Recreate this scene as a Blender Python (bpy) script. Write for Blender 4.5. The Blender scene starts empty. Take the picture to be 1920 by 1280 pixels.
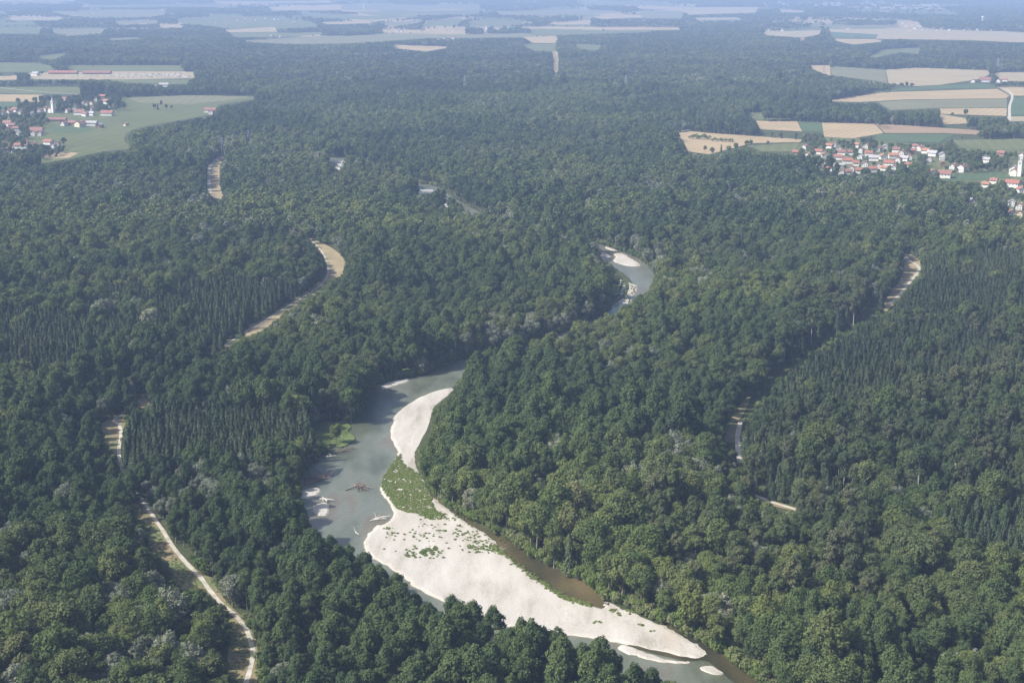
import bpy, math, random
import numpy as np
from mathutils import Vector

# ------------------------------------------------------------------ camera, sky, sun, exposure
scene = bpy.context.scene
C = scene.collection
CAM_H, F_PX, HORIZON = 280.0, 2666.7, -45.0           # photo pixels (1920 x 1280)
PITCH = math.atan((640 - HORIZON) / F_PX)
cd = bpy.data.cameras.new('camera'); cam = bpy.data.objects.new('camera', cd); C.objects.link(cam)
cd.sensor_width = 36; cd.lens = 50; cd.clip_start = 1; cd.clip_end = 120000
cam.location = (0, 0, CAM_H); cam.rotation_euler = (math.pi / 2 - PITCH, 0, 0)
scene.camera = cam
SUN_EL, SUN_AZ = math.radians(44), math.radians(-104)   # azimuth clockwise from +Y: sun stands to the left, a little behind the camera
world = bpy.data.worlds.new('World'); scene.world = world; world.use_nodes = True
wn = world.node_tree.nodes; wl = world.node_tree.links
sky = wn.new('ShaderNodeTexSky'); sky.sky_type = 'NISHITA'; sky.sun_disc = False
sky.sun_elevation = SUN_EL; sky.sun_rotation = SUN_AZ; sky.air_density = 1.0; sky.dust_density = 3.5; sky.ozone_density = 1.0
wl.new(sky.outputs[0], wn['Background'].inputs[0]); wn['Background'].inputs[1].default_value = 0.13
sd = bpy.data.lights.new('sun', 'SUN'); sun = bpy.data.objects.new('sun', sd); C.objects.link(sun)
sd.energy = 5.0; sd.angle = math.radians(0.5); sd.color = (1.0, 0.95, 0.87)
sv = Vector((math.sin(SUN_AZ) * math.cos(SUN_EL), math.cos(SUN_AZ) * math.cos(SUN_EL), math.sin(SUN_EL)))
sun.rotation_euler = (-sv).to_track_quat('-Z', 'Y').to_euler(); sun.location = (0, 0, 400)
vs = scene.view_settings; vs.view_transform = 'Standard'; vs.look = 'None'; vs.exposure = 0.70; vs.gamma = 1
cy = scene.cycles
cy.use_denoising = True; cy.max_bounces = 5; cy.diffuse_bounces = 2; cy.glossy_bounces = 2; cy.transmission_bounces = 2
cy.volume_bounces = 0; cy.transparent_max_bounces = 6; cy.sample_clamp_indirect = 4
HAZE_DENSITY = 0.000105; HAZE_COLOUR = (0.40, 0.55, 0.86)

# ------------------------------------------------------------------ helpers
rng = np.random.default_rng(7); random.seed(7)
SP, CP = math.sin(PITCH), math.cos(PITCH)
def ground(px, py, z=0.0):
    """where the sight line through a photo pixel meets the plain"""
    px = np.asarray(px, float); py = np.asarray(py, float)
    u = (px - 960) / F_PX; v = (640 - py) / F_PX
    dz = -SP + v * CP; t = (z - CAM_H) / dz
    return u * t, (CP + v * SP) * t
def pixel(x, y, z):
    x = np.asarray(x, float); y = np.asarray(y, float); z = np.asarray(z, float) - CAM_H
    dep = y * CP - z * SP; up = y * SP + z * CP
    return 960 + F_PX * x / dep, 640 - F_PX * up / dep
def mpp(py): return CAM_H / CP / (py - HORIZON)
def inside(poly, x, y):
    poly = np.asarray(poly, float); r = np.zeros(np.shape(x), bool)
    x0, y0 = poly[-1]
    for x1, y1 in poly:
        if y0 != y1:
            r ^= ((y1 > y) != (y0 > y)) & (x < (x0 - x1) * (y - y1) / (y0 - y1) + x1)
        x0, y0 = x1, y1
    return r
def seg_dist(poly, x, y, closed=True):
    poly = np.asarray(poly, float); d = np.full(np.shape(x), 1e9)
    n = len(poly)
    for i in range(n if closed else n - 1):
        a, b = poly[i], poly[(i + 1) % n]; e = b - a; L = max(e @ e, 1e-9)
        t = np.clip(((x - a[0]) * e[0] + (y - a[1]) * e[1]) / L, 0, 1)
        d = np.minimum(d, np.hypot(x - a[0] - t * e[0], y - a[1] - t * e[1]))
    return d
def widen(pp):
    a = np.array(pp, float); a[a[:, 0] <= 0, 0] = -190; a[a[:, 0] >= 1920, 0] = 2110; return a
def to_world(pp):
    a = np.asarray(pp, float); x, y = ground(a[:, 0], a[:, 1]); return np.stack([x, y], 1)
def smooth(pts, k=4, closed=True, rough=0.0):
    """Catmull-Rom through the points, with a little natural wobble"""
    p = np.asarray(pts, float); n = len(p); out = []
    for i in range(n if closed else n - 1):
        g = lambda j: p[j % n] if closed else p[min(max(j, 0), n - 1)]
        a, b, c, d = g(i - 1), g(i), g(i + 1), g(i + 2)
        for t in np.arange(k) / k:
            q = 0.5 * (2 * b + (c - a) * t + (2 * a - 5 * b + 4 * c - d) * t * t + (3 * b - a - 3 * c + d) * t ** 3)
            if rough: q = q + rng.normal(0, rough, 2)
            out.append(q)
    if not closed: out.append(p[-1])
    return np.array(out)
def mesh(name, v, f, mats=(), midx=None, attrs=None, shade=False):
    m = bpy.data.meshes.new(name); v = np.asarray(v, float)
    if isinstance(f, np.ndarray) and f.ndim == 2:
        k = f.shape[1]; m.vertices.add(len(v)); m.vertices.foreach_set('co', v.astype(np.float32).ravel())
        m.loops.add(f.size); m.loops.foreach_set('vertex_index', f.astype(np.int32).ravel())
        m.polygons.add(len(f)); m.polygons.foreach_set('loop_start', np.arange(0, f.size, k, dtype=np.int32))
        m.update(calc_edges=True)
    else: m.from_pydata([tuple(q) for q in v], [], [tuple(int(i) for i in q) for q in f]); m.update()
    if len(f) == 1 and m.polygons[0].normal.z < 0: m.flip_normals()
    for q in mats: m.materials.append(q)
    if midx is not None: m.polygons.foreach_set('material_index', np.asarray(midx, np.int32))
    for k, a in (attrs or {}).items():
        at = m.attributes.new(k, 'FLOAT', 'POINT'); at.data.foreach_set('value', np.asarray(a, np.float32))
    if shade: m.polygons.foreach_set('use_smooth', np.ones(len(m.polygons), bool))
    return m
def obj(name, m, parent=None, loc=(0, 0, 0), rz=0.0, scale=None):
    o = bpy.data.objects.new(name, m); C.objects.link(o); o.location = loc; o.rotation_euler = (0, 0, rz)
    if scale is not None: o.scale = scale if hasattr(scale, '__len__') else (scale,) * 3
    if parent: o.parent = parent
    return o
def tag(o, label, cat, group=None, kind=None):
    o['label'] = label; o['category'] = cat
    if group: o['group'] = group
    if kind: o['kind'] = kind
    return o
class MB:
    """collects simple solids into one mesh"""
    def __init__(s): s.v = []; s.f = []
    def add(s, v, f):
        n = len(s.v); s.v += [tuple(q) for q in v]; s.f += [tuple(i + n for i in q) for q in f]; return s
    def box(s, x0, x1, y0, y1, z0, z1):
        return s.add([(x, y, z) for z in (z0, z1) for y in (y0, y1) for x in (x0, x1)],
                     [(0, 2, 3, 1), (4, 5, 7, 6), (0, 1, 5, 4), (2, 6, 7, 3), (0, 4, 6, 2), (1, 3, 7, 5)])
    def tube(s, pts, rad, n=6):
        pts = [Vector(p) for p in pts]; rings = []
        for i, p in enumerate(pts):
            d = (pts[min(i + 1, len(pts) - 1)] - pts[max(i - 1, 0)]).normalized()
            a = d.orthogonal().normalized(); b = d.cross(a)
            rings.append([p + (a * math.cos(2 * math.pi * k / n) + b * math.sin(2 * math.pi * k / n)) * rad[i] for k in range(n)])
        v = [q for r in rings for q in r]; f = []
        for i in range(len(pts) - 1):
            for k in range(n): f.append((i * n + k, i * n + (k + 1) % n, (i + 1) * n + (k + 1) % n, (i + 1) * n + k))
        f.append(tuple(range(n))[::-1]); f.append(tuple(range((len(pts) - 1) * n, len(pts) * n)))
        return s.add(v, f)
    def mesh(s, name, mat): return mesh(name, s.v, s.f, (mat,))

# ------------------------------------------------------------------ materials
def new_mat(name):
    m = bpy.data.materials.new(name); m.use_nodes = True; nt = m.node_tree; nt.nodes.clear()
    o = nt.nodes.new('ShaderNodeOutputMaterial'); return m, nt, o
def N(nt, t, **kw):
    n = nt.nodes.new(t)
    for k, v in kw.items():
        if k.startswith('_'): setattr(n, k[1:], v)
        else: n.inputs[k.replace('__', ' ')].default_value = v
    return n
def ramp(nt, fac, stops):
    r = nt.nodes.new('ShaderNodeValToRGB'); e = r.color_ramp.elements
    while len(e) < len(stops): e.new(0.5)
    for q, (p, c) in zip(e, stops): q.position = p; q.color = (*c, 1)
    nt.links.new(fac, r.inputs[0]); return r.outputs[0]
def noise(nt, scale, detail=4, vec=None, rough=0.55):
    n = N(nt, 'ShaderNodeTexNoise', Scale=scale, Detail=detail, Roughness=rough)
    if vec is not None: nt.links.new(vec, n.inputs['Vector'])
    return n.outputs['Fac']
def pos(nt): return nt.nodes.new('ShaderNodeNewGeometry').outputs['Position']
def mix(nt, fac, a, b, mode='MIX'):
    n = nt.nodes.new('ShaderNodeMix'); n.data_type = 'RGBA'; n.blend_type = mode
    for i, q in ((0, fac), (6, a), (7, b)):
        if hasattr(q, 'links'): nt.links.new(q, n.inputs[i])
        else: n.inputs[i].default_value = q if i == 0 else (*q, 1)
    return n.outputs[2]
def math_(nt, op, a, b=0.0, clamp=False):
    n = nt.nodes.new('ShaderNodeMath'); n.operation = op; n.use_clamp = clamp
    for i, q in ((0, a), (1, b)):
        if hasattr(q, 'links'): nt.links.new(q, n.inputs[i])
        else: n.inputs[i].default_value = q
    return n.outputs[0]
def simple_mat(name, col, rough=0.85, var=0.12, scale=0.8):
    m, nt, o = new_mat(name); b = N(nt, 'ShaderNodeBsdfPrincipled', Roughness=rough)
    c = ramp(nt, noise(nt, scale, 4, pos(nt)), [(0.3, tuple(q * (1 - var) for q in col)), (0.7, tuple(min(1, q * (1 + var)) for q in col))])
    nt.links.new(c, b.inputs['Base Color']); nt.links.new(b.outputs[0], o.inputs[0]); return m
def leaf_mat(name, cols, trans=0.22, patch=1 / 140.0):
    """cols: palette of leaf colours; which one a tree takes follows stands (noise over its place) and chance"""
    m, nt, o = new_mat(name); oi = nt.nodes.new('ShaderNodeObjectInfo')
    st = noise(nt, patch, 3, oi.outputs['Location'])
    f = math_(nt, 'ADD', math_(nt, 'MULTIPLY', oi.outputs['Random'], 0.62), math_(nt, 'MULTIPLY', math_(nt, 'SUBTRACT', st, 0.3), 0.95), True)
    n = len(cols); c = ramp(nt, f, [((i + 0.2) / n, q) for i, q in enumerate(cols)])
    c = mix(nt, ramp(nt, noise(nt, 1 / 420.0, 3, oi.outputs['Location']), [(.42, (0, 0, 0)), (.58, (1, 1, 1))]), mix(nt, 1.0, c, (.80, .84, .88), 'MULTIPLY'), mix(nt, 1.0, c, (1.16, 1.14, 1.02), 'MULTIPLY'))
    at = nt.nodes.new('ShaderNodeAttribute'); at.attribute_name = 'tint'
    hs = N(nt, 'ShaderNodeHueSaturation'); nt.links.new(c, hs.inputs['Color'])
    nt.links.new(at.outputs['Fac'], hs.inputs['Value'])
    d = N(nt, 'ShaderNodeBsdfDiffuse'); t = N(nt, 'ShaderNodeBsdfTranslucent'); ms = N(nt, 'ShaderNodeMixShader', Fac=trans)
    nt.links.new(hs.outputs[0], d.inputs[0])
    nt.links.new(mix(nt, 1.0, hs.outputs[0], (1.15, 1.25, 0.6), 'MULTIPLY'), t.inputs[0])
    nt.links.new(d.outputs[0], ms.inputs[1]); nt.links.new(t.outputs[0], ms.inputs[2]); nt.links.new(ms.outputs[0], o.inputs[0])
    return m
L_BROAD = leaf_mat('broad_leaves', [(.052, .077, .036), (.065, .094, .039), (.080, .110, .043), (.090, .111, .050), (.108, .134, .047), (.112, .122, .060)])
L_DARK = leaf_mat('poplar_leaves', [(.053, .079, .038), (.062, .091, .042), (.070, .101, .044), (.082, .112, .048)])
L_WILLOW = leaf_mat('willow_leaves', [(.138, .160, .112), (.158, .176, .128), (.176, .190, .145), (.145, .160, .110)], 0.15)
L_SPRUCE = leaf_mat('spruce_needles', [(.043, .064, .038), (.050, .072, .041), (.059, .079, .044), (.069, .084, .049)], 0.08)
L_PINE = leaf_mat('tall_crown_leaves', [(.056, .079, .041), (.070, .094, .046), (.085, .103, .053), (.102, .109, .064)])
L_HERB = leaf_mat('herb_leaves', [(.125, .180, .055), (.150, .205, .062), (.175, .215, .080), (.205, .220, .110)], 0.3, 1 / 12)
L_BUSH = leaf_mat('bush_leaves', [(.080, .120, .042), (.100, .145, .046), (.125, .160, .060), (.150, .165, .095)], 0.25, 1 / 30)
BARK = simple_mat('grey_bark', (.16, .14, .115), 0.9, 0.3, 2.0)
BARK_PALE = simple_mat('pale_bark', (.34, .32, .27), 0.9, 0.3, 2.0)
BARK_BROWN = simple_mat('spruce_bark', (.13, .085, .06), 0.9, 0.3, 2.0)

def ground_mat(name, stops, scale, fine=0.9, bump=0.0, patch=None):
    m, nt, o = new_mat(name); b = N(nt, 'ShaderNodeBsdfPrincipled', Roughness=0.95); p = pos(nt)
    b.inputs['Specular IOR Level'].default_value = 0.15
    f = math_(nt, 'ADD', math_(nt, 'MULTIPLY', noise(nt, scale, 5, p), 0.6), math_(nt, 'MULTIPLY', noise(nt, fine, 5, p, 0.7), 0.4))
    nt.links.new(ramp(nt, f, stops), b.inputs['Base Color'])
    if bump:
        bp = N(nt, 'ShaderNodeBump', Strength=0.8, Distance=bump); nt.links.new(noise(nt, fine, 6, p, 0.7), bp.inputs['Height']); nt.links.new(bp.outputs[0], b.inputs['Normal'])
    nt.links.new(b.outputs[0], o.inputs[0]); return m
G_FLOOR = ground_mat('forest_floor', [(.35, (.030, .036, .016)), (.5, (.045, .055, .022)), (.65, (.075, .080, .040))], 0.05, 0.5, 0.3)
G_MEADOW = ground_mat('meadow_grass', [(.35, (.105, .150, .050)), (.5, (.130, .170, .062)), (.65, (.165, .190, .085))], 0.012, 0.25, 0.1)
G_LUSH = ground_mat('lush_grass', [(.35, (.062, .098, .028)), (.5, (.085, .125, .036)), (.65, (.130, .145, .060))], 0.06, 0.6, 0.25)
G_LANE = ground_mat('lane_grass', [(.36, (.070, .100, .034)), (.46, (.125, .135, .060)), (.54, (.190, .150, .085)), (.64, (.235, .190, .120))], 0.045, 0.4, 0.2)
G_DRY = ground_mat('dry_grass', [(.35, (.170, .150, .080)), (.5, (.240, .195, .115)), (.65, (.290, .240, .150))], 0.05, 0.5, 0.2)
G_ROAD = ground_mat('gravel_road', [(.35, (.22, .21, .16)), (.5, (.36, .34, .29)), (.65, (.44, .42, .37))], 0.2, 1.5, 0.05)
def field_mat(name, c, stripe=0.12, width=14.0, ang=0.3, patchy=0.22):
    m, nt, o = new_mat(name); b = N(nt, 'ShaderNodeBsdfPrincipled', Roughness=0.95); b.inputs['Specular IOR Level'].default_value = 0.1
    mp = N(nt, 'ShaderNodeMapping'); mp.inputs['Rotation'].default_value = (0, 0, ang); nt.links.new(pos(nt), mp.inputs[0])
    w = N(nt, 'ShaderNodeTexWave', Scale=0.31 / width * 1.0, Distortion=0.6, Detail=2.0); w.bands_direction = 'X'; nt.links.new(mp.outputs[0], w.inputs[0])
    f = math_(nt, 'ADD', math_(nt, 'MULTIPLY', w.outputs['Fac'], stripe), math_(nt, 'MULTIPLY', noise(nt, 0.01, 4, pos(nt)), 2 * patchy))
    v = math_(nt, 'ADD', f, 1 - stripe / 2 - patchy)
    hs = N(nt, 'ShaderNodeHueSaturation', Color=(*c, 1)); nt.links.new(v, hs.inputs['Value'])
    nt.links.new(hs.outputs[0], b.inputs['Base Color']); nt.links.new(b.outputs[0], o.inputs[0]); return m
FM = {'tan': field_mat('stubble', (.285, .222, .132), .16, 16, .5), 'pale': field_mat('pale_stubble', (.265, .222, .142), .12, 22, 1.2),
      'green': field_mat('green_crop', (.098, .112, .048), .15, 18, .2), 'dark': field_mat('dark_crop', (.062, .095, .046), .12, 12, .4),
      'grey': field_mat('grey_green_crop', (.135, .135, .078), .12, 20, -.1), 'brown': field_mat('brown_striped', (.225, .165, .108), .5, 9, .95, .08),
      'mead': field_mat('mown_meadow', (.088, .102, .043), .16, 26, .1)}
# gravel: pale stones above the water line, below it wet brown, darkened with depth to paint in the water's absorption of light
WATER_Z = -0.6
def gravel_mat():
    m, nt, o = new_mat('river_gravel'); b = N(nt, 'ShaderNodeBsdfPrincipled', Roughness=0.9); p = pos(nt)
    b.inputs['Specular IOR Level'].default_value = 0.2
    mp = N(nt, 'ShaderNodeMapping'); mp.inputs['Rotation'].default_value = (0, 0, -0.75); mp.inputs['Scale'].default_value = (1, 0.25, 1); nt.links.new(p, mp.inputs[0])
    f = math_(nt, 'ADD', math_(nt, 'MULTIPLY', noise(nt, 0.09, 5, mp.outputs[0], 0.6), 0.55), math_(nt, 'MULTIPLY', noise(nt, 1.1, 5, p, 0.75), 0.45))
    dry = ramp(nt, f, [(.36, (.22, .20, .165)), (.44, (.315, .296, .26)), (.5, (.36, .342, .31)), (.56, (.382, .365, .333)), (.64, (.43, .412, .38))])
    fl = noise(nt, 0.05, 3, mp.outputs[0], 0.5); ln = None
    for lv in (.42, .5, .57):
        q = math_(nt, 'LESS_THAN', math_(nt, 'ABSOLUTE', math_(nt, 'SUBTRACT', fl, lv)), .0065); ln = q if ln is None else math_(nt, 'MAXIMUM', ln, q)
    ln = math_(nt, 'MULTIPLY', ln, math_(nt, 'GREATER_THAN', noise(nt, .12, 4, p), .5))
    dry = mix(nt, math_(nt, 'MULTIPLY', ln, .2), dry, (.22, .195, .15))
    damp = ramp(nt, noise(nt, .028, 4, mp.outputs[0], .6), [(.54, (0, 0, 0)), (.66, (1, 1, 1))])
    dry = mix(nt, math_(nt, 'MULTIPLY', damp, .5), dry, (.33, .29, .235))
    sx = N(nt, 'ShaderNodeSeparateXYZ'); nt.links.new(p, sx.inputs[0])
    zz = math_(nt, 'ADD', sx.outputs[2], math_(nt, 'MULTIPLY', math_(nt, 'SUBTRACT', noise(nt, 0.25, 4, p), 0.5), 0.25))
    t = math_(nt, 'DIVIDE', math_(nt, 'SUBTRACT', zz, WATER_Z - 0.85), 1.05, True)
    wet = ramp(nt, t, [(0, (.085, .075, .042)), (.55, (.17, .135, .075)), (.82, (.26, .225, .16)), (.95, (.60, .58, .54))])  # wet stone colour; darkening with depth stands in for light lost in water
    k = math_(nt, 'GREATER_THAN', t, 0.93)
    nt.links.new(mix(nt, k, wet, dry), b.inputs['Base Color'])
    bp = N(nt, 'ShaderNodeBump', Strength=0.5, Distance=0.10); nt.links.new(f, bp.inputs['Height']); nt.links.new(bp.outputs[0], b.inputs['Normal'])
    nt.links.new(b.outputs[0], o.inputs[0]); return m
G_GRAVEL = gravel_mat()
def water_mat(name, cols, clear):
    m, nt, o = new_mat(name); p = pos(nt)
    mp = N(nt, 'ShaderNodeMapping'); mp.inputs['Rotation'].default_value = (0, 0, .25); mp.inputs['Scale'].default_value = (1, .3, 1); nt.links.new(p, mp.inputs[0])
    tr = N(nt, 'ShaderNodeBsdfTransparent', Color=(.82, .88, .80, 1)); gl = N(nt, 'ShaderNodeBsdfGlossy', Roughness=0.28, Color=(.86, .86, .86, 1))
    df = N(nt, 'ShaderNodeBsdfDiffuse'); nt.links.new(ramp(nt, noise(nt, .035, 4, mp.outputs[0], .6), cols), df.inputs[0])
    bp = N(nt, 'ShaderNodeBump', Strength=0.7, Distance=0.35); nt.links.new(noise(nt, 0.45, 5, p, .65), bp.inputs['Height'])
    fr = N(nt, 'ShaderNodeFresnel', IOR=1.33)
    for q in (gl, fr): nt.links.new(bp.outputs[0], q.inputs['Normal'])
    m1 = N(nt, 'ShaderNodeMixShader', Fac=1 - clear); nt.links.new(tr.outputs[0], m1.inputs[1]); nt.links.new(df.outputs[0], m1.inputs[2])
    m2 = N(nt, 'ShaderNodeMixShader'); nt.links.new(fr.outputs[0], m2.inputs[0]); nt.links.new(m1.outputs[0], m2.inputs[1]); nt.links.new(gl.outputs[0], m2.inputs[2])
    nt.links.new(m2.outputs[0], o.inputs[0]); return m
G_WATER = water_mat('river_water', [(.38, (.10, .115, .075)), (.46, (.15, .17, .128)), (.53, (.19, .208, .168)), (.6, (.18, .16, .12)), (.68, (.14, .142, .10))], .38)
G_BROOK = water_mat('brown_side_water', [(.38, (.034, .034, .018)), (.48, (.062, .053, .025)), (.56, (.088, .072, .032)), (.66, (.13, .102, .048))], .2)

# ------------------------------------------------------------------ the plan of the place (photo pixels carried onto the plain)
RIVER = [(905, 672), (860, 676), (801, 700), (715, 716), (690, 740), (675, 775), (655, 800), (645, 825), (615, 846), (575, 875), (560, 925), (560, 985), (585, 1050),
         (640, 1080), (720, 1140), (830, 1190), (960, 1235), (1100, 1280), (1230, 1330), (1330, 1390), (1500, 1390), (1440, 1300), (1408, 1268), (1352, 1226), (1300, 1196),
         (1250, 1166), (1244, 1166), (1240, 1176), (1180, 1150), (1150, 1149), (1144, 1136), (1128, 1118), (1094, 1090), (1048, 1070), (994, 1040), (948, 1011), (915, 993), (882, 976), (868, 966), (835, 950),
         (795, 910), (768, 860), (788, 805), (808, 765), (836, 738), (885, 702)]
REACH = [(560, 290, 40), (610, 298, 40), (650, 304, 40), (700, 326, 36), (760, 345, 36), (797, 352, 36), (838, 380, 36), (930, 425, 36), (1030, 445, 34), (1085, 456, 34), (1130, 471, 36), (1166, 487, 38), (1194, 508, 30), (1208, 528, 22), (1206, 552, 22), (1180, 580, 30), (1110, 620, 36), (990, 662, 40), (900, 684, 44), (850, 705, 44)]
def ribbon(rows, k=6):
    a = np.array(rows, float); p = smooth(np.column_stack([to_world(a[:, :2])]), k, closed=False); w = np.interp(np.linspace(0, len(a) - 1, len(p)), np.arange(len(a)), a[:, 2])[:, None] / 2
    t = np.gradient(p, axis=0); n = np.stack([-t[:, 1], t[:, 0]], 1); n /= np.linalg.norm(n, axis=1, keepdims=True) + 1e-9
    return np.vstack([p + n * w, (p - n * w)[::-1]])
RIV_W = [smooth(to_world(RIVER), 4), ribbon(REACH)]
GRAVEL = {  # name -> (outline, label)
 'main': ([(846, 726), (846, 737), (828, 753), (814, 763), (813, 781), (809, 804), (792, 832), (782, 850), (786, 876), (800, 905), (815, 932), (841, 953), (862, 968), (890, 986), (928, 1012), (930, 1021), (941, 1033), (1003, 1079), (1057, 1116), (1108, 1133), (1130, 1139),
           (1132, 1126), (1142, 1126), (1178, 1138), (1211, 1156), (1240, 1167), (1273, 1187), (1300, 1202), (1323, 1219), (1316, 1229), (1286, 1229), (1198, 1209), (1090, 1190), (1000, 1180), (910, 1158), (850, 1132), (790, 1105), (766, 1085), (740, 1066), (705, 1046), (686, 1028), (686, 1006), (703, 986), (723, 980),
           (737, 968), (734, 945), (719, 926), (716, 909), (729, 883), (747, 853), (742, 834), (734, 811), (742, 778), (769, 755), (808, 735)], 'long pale gravel bar sweeping through the river bend in the foreground'),
 'strip': ([(1170, 1206), (1198, 1216), (1236, 1229), (1290, 1238), (1266, 1240), (1230, 1236), (1194, 1226), (1160, 1216)], 'thin strip of gravel beside the tip of the long bar'),
 'spit': ([(1313, 1249), (1332, 1246), (1345, 1252), (1357, 1260), (1344, 1262), (1322, 1256)], 'small gravel spit in brown shallows at the bottom edge'),
 'cove': ([(566, 918), (596, 913), (598, 924), (578, 932), (562, 930)], 'small gravel patch by the fallen brown tree'),
 'cove2': ([(588, 948), (608, 940), (616, 946), (613, 962), (595, 963)], 'small gravel patch under white driftwood logs'),
 'north': ([(717, 722), (735, 714), (762, 709), (764, 713), (738, 721), (720, 727)], 'thin gravel fringe on the far bank of the bend'),
 'island': ([(1151, 475), (1165, 474), (1180, 482), (1199, 496), (1183, 498), (1163, 494), (1151, 488), (1155, 481)], 'pointed gravel island in the middle river bend'),
 'islet': ([(1122, 475), (1136, 474), (1144, 480), (1138, 485), (1124, 484)], 'round gravel islet beside the pointed island'),
 'fringe': ([(1137, 461), (1154, 467), (1158, 470), (1150, 469), (1138, 465)], 'gravel fringe above the pointed island'),
 'patch': ([(1075, 459), (1086, 459), (1085, 464), (1077, 463)], 'tiny gravel patch among grey willows upstream'),
 'point': ([(1160, 522), (1174, 519), (1182, 528), (1192, 535), (1191, 547), (1182, 557), (1182, 566), (1167, 568), (1143, 579), (1140, 571), (1154, 557), (1156, 548), (1152, 536), (1160, 528)], 'bushy gravel point bar inside the middle bend'),
 'upper': ([(626, 312), (646, 300), (643, 311), (637, 320)], 'bright gravel triangle at the uppermost river bend'),
 'bridge': ([(830, 381), (843, 386), (834, 392)], 'gravel triangle downstream of the bridge')}
GREEN_ISLAND = [(751, 851), (757, 870), (777, 884), (787, 899), (803, 927), (810, 946), (832, 963), (805, 968), (775, 957), (749, 950), (729, 933), (716, 911), (719, 893), (733, 873), (742, 860)]
VIS_WATER = [[(875, 682), (801, 706), (719, 724), (709, 735), (699, 765), (692, 796), (667, 806), (664, 832), (637, 842), (618, 858), (597, 875), (586, 912), (572, 925), (590, 955), (597, 988), (614, 1004), (644, 990), (668, 1000), (688, 1028), (745, 960), (740, 850), (760, 790), (850, 725)],
  [(868, 966), (907, 986), (948, 1013), (994, 1043), (1048, 1073), (1094, 1093), (1128, 1123), (1144, 1140), (1120, 1140), (1000, 1080), (928, 1018)],
  [(1240, 1166), (1273, 1186), (1323, 1211), (1348, 1228), (1411, 1278), (1290, 1280), (1260, 1262), (1240, 1240), (1200, 1225), (1200, 1210), (1290, 1230), (1325, 1222)],
  [(1120, 459), (1140, 463), (1173, 475), (1193, 486), (1213, 496), (1219, 507), (1226, 520), (1217, 536), (1206, 548), (1197, 547), (1191, 536), (1167, 518), (1147, 512), (1146, 494), (1126, 488), (1123, 474)],
  [(615, 298), (647, 290), (646, 300), (627, 312), (617, 304)], [(786, 346), (806, 344), (808, 356), (786, 357)]]
z1 = lambda pts: [(x * .3438, 840 + y * .3438) for x, y in pts]
z2 = lambda pts: [(160 + x * .2344, 700 + y * .2344) for x, y in pts]
z3 = lambda pts: [(1300 + x * .3673, 430 + y * .3673) for x, y in pts]
z5 = lambda pts: [(380 + x * .2188, 420 + y * .2188) for x, y in pts]
LANES = {
 'a': ('lane', z1([(740, 290), (725, 330), (755, 400), (785, 440), (805, 520), (850, 580), (890, 620), (920, 680), (985, 770), (1110, 765), (1140, 800), (1230, 880), (1255, 1000), (1240, 1140), (1225, 1200), (1300, 1290), (1400, 1290), (1400, 1050), (1345, 950), (1300, 900), (1250, 850), (1210, 800), (1180, 720), (1100, 680), (1000, 590), (940, 510), (900, 440), (855, 400), (850, 370), (830, 330), (790, 280)]), 'open grassy strip along the foreground gravel track'),
 'b': ('lane', z2([(305, 300), (325, 390), (290, 480), (280, 560), (280, 680), (320, 760), (260, 745), (240, 660), (205, 600), (150, 560), (150, 480), (115, 440), (140, 395), (230, 340)]), 'grassy clearing beside the dark spruce plantation'),
 'c': ('dry', z2([(395, 215), (480, 195), (515, 250), (430, 275)]), 'dry grassy patch above the spruce plantation'),
 'd': ('dry', z5([(905, 115), (1060, 180), (1180, 260), (1228, 350), (1195, 440), (1085, 485), (1035, 490), (1065, 400), (1035, 280), (975, 200)]), 'curved clearing of dry grass amid the forest'),
 'e': ('dry', z5([(345, 965), (450, 870), (620, 765), (710, 725), (705, 760), (565, 875), (505, 915), (385, 965)]), 'slanting dry grass strip in the forest'),
 'f': ('dry', z5([(10, 1125), (205, 1035), (185, 1075), (120, 1130)]), 'short dry grass strip beyond the rounded grove'),
 'g': ('dry', z5([(925, 575), (970, 540), (1005, 555), (960, 585)]), 'tiny bare patch below the curved clearing'),
 'h': ('dry', [(410, 294), (423, 289), (413, 310), (413, 347), (418, 373), (395, 368), (389, 360), (389, 315), (399, 302)], 'dry grass corridor under the power line'),
 'i': ('lane', z3([(165, 995), (240, 1000), (248, 1080), (254, 1198), (222, 1198), (212, 1090), (162, 1085)]), 'grassy verge of the white track in the right-hand forest'),
 'j': ('lane', z3([(185, 985), (240, 965), (295, 860), (260, 870), (180, 970)]), 'shaded lane above the white track'),
 'k': ('dry', z3([(1078, 125), (1155, 150), (1160, 222), (1112, 275), (1062, 335), (990, 415), (935, 425), (1000, 330), (1060, 250), (1075, 170)]), 'straight forest lane at the right edge'),
 'l': ('lane', [(1412, 924), (1450, 938), (1497, 953), (1499, 960), (1450, 948), (1412, 932)], 'narrow woodland ride on the right'),
 'm': ('dry', [(1036, 97), (1046, 97), (1048, 136), (1038, 137)], 'far brown corridor under the power line'),
 'n': ('lush', [(591, 797), (605, 789), (625, 792), (643, 787), (658, 799), (652, 808), (666, 822), (640, 838), (622, 831), (604, 838), (600, 822), (588, 812)], 'bright green meadow patch on the left river bank'),
 'o': ('lush', [(1144, 535), (1158, 533), (1163, 548), (1152, 554), (1146, 548)], 'green patch at the bushy gravel point')}
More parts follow.
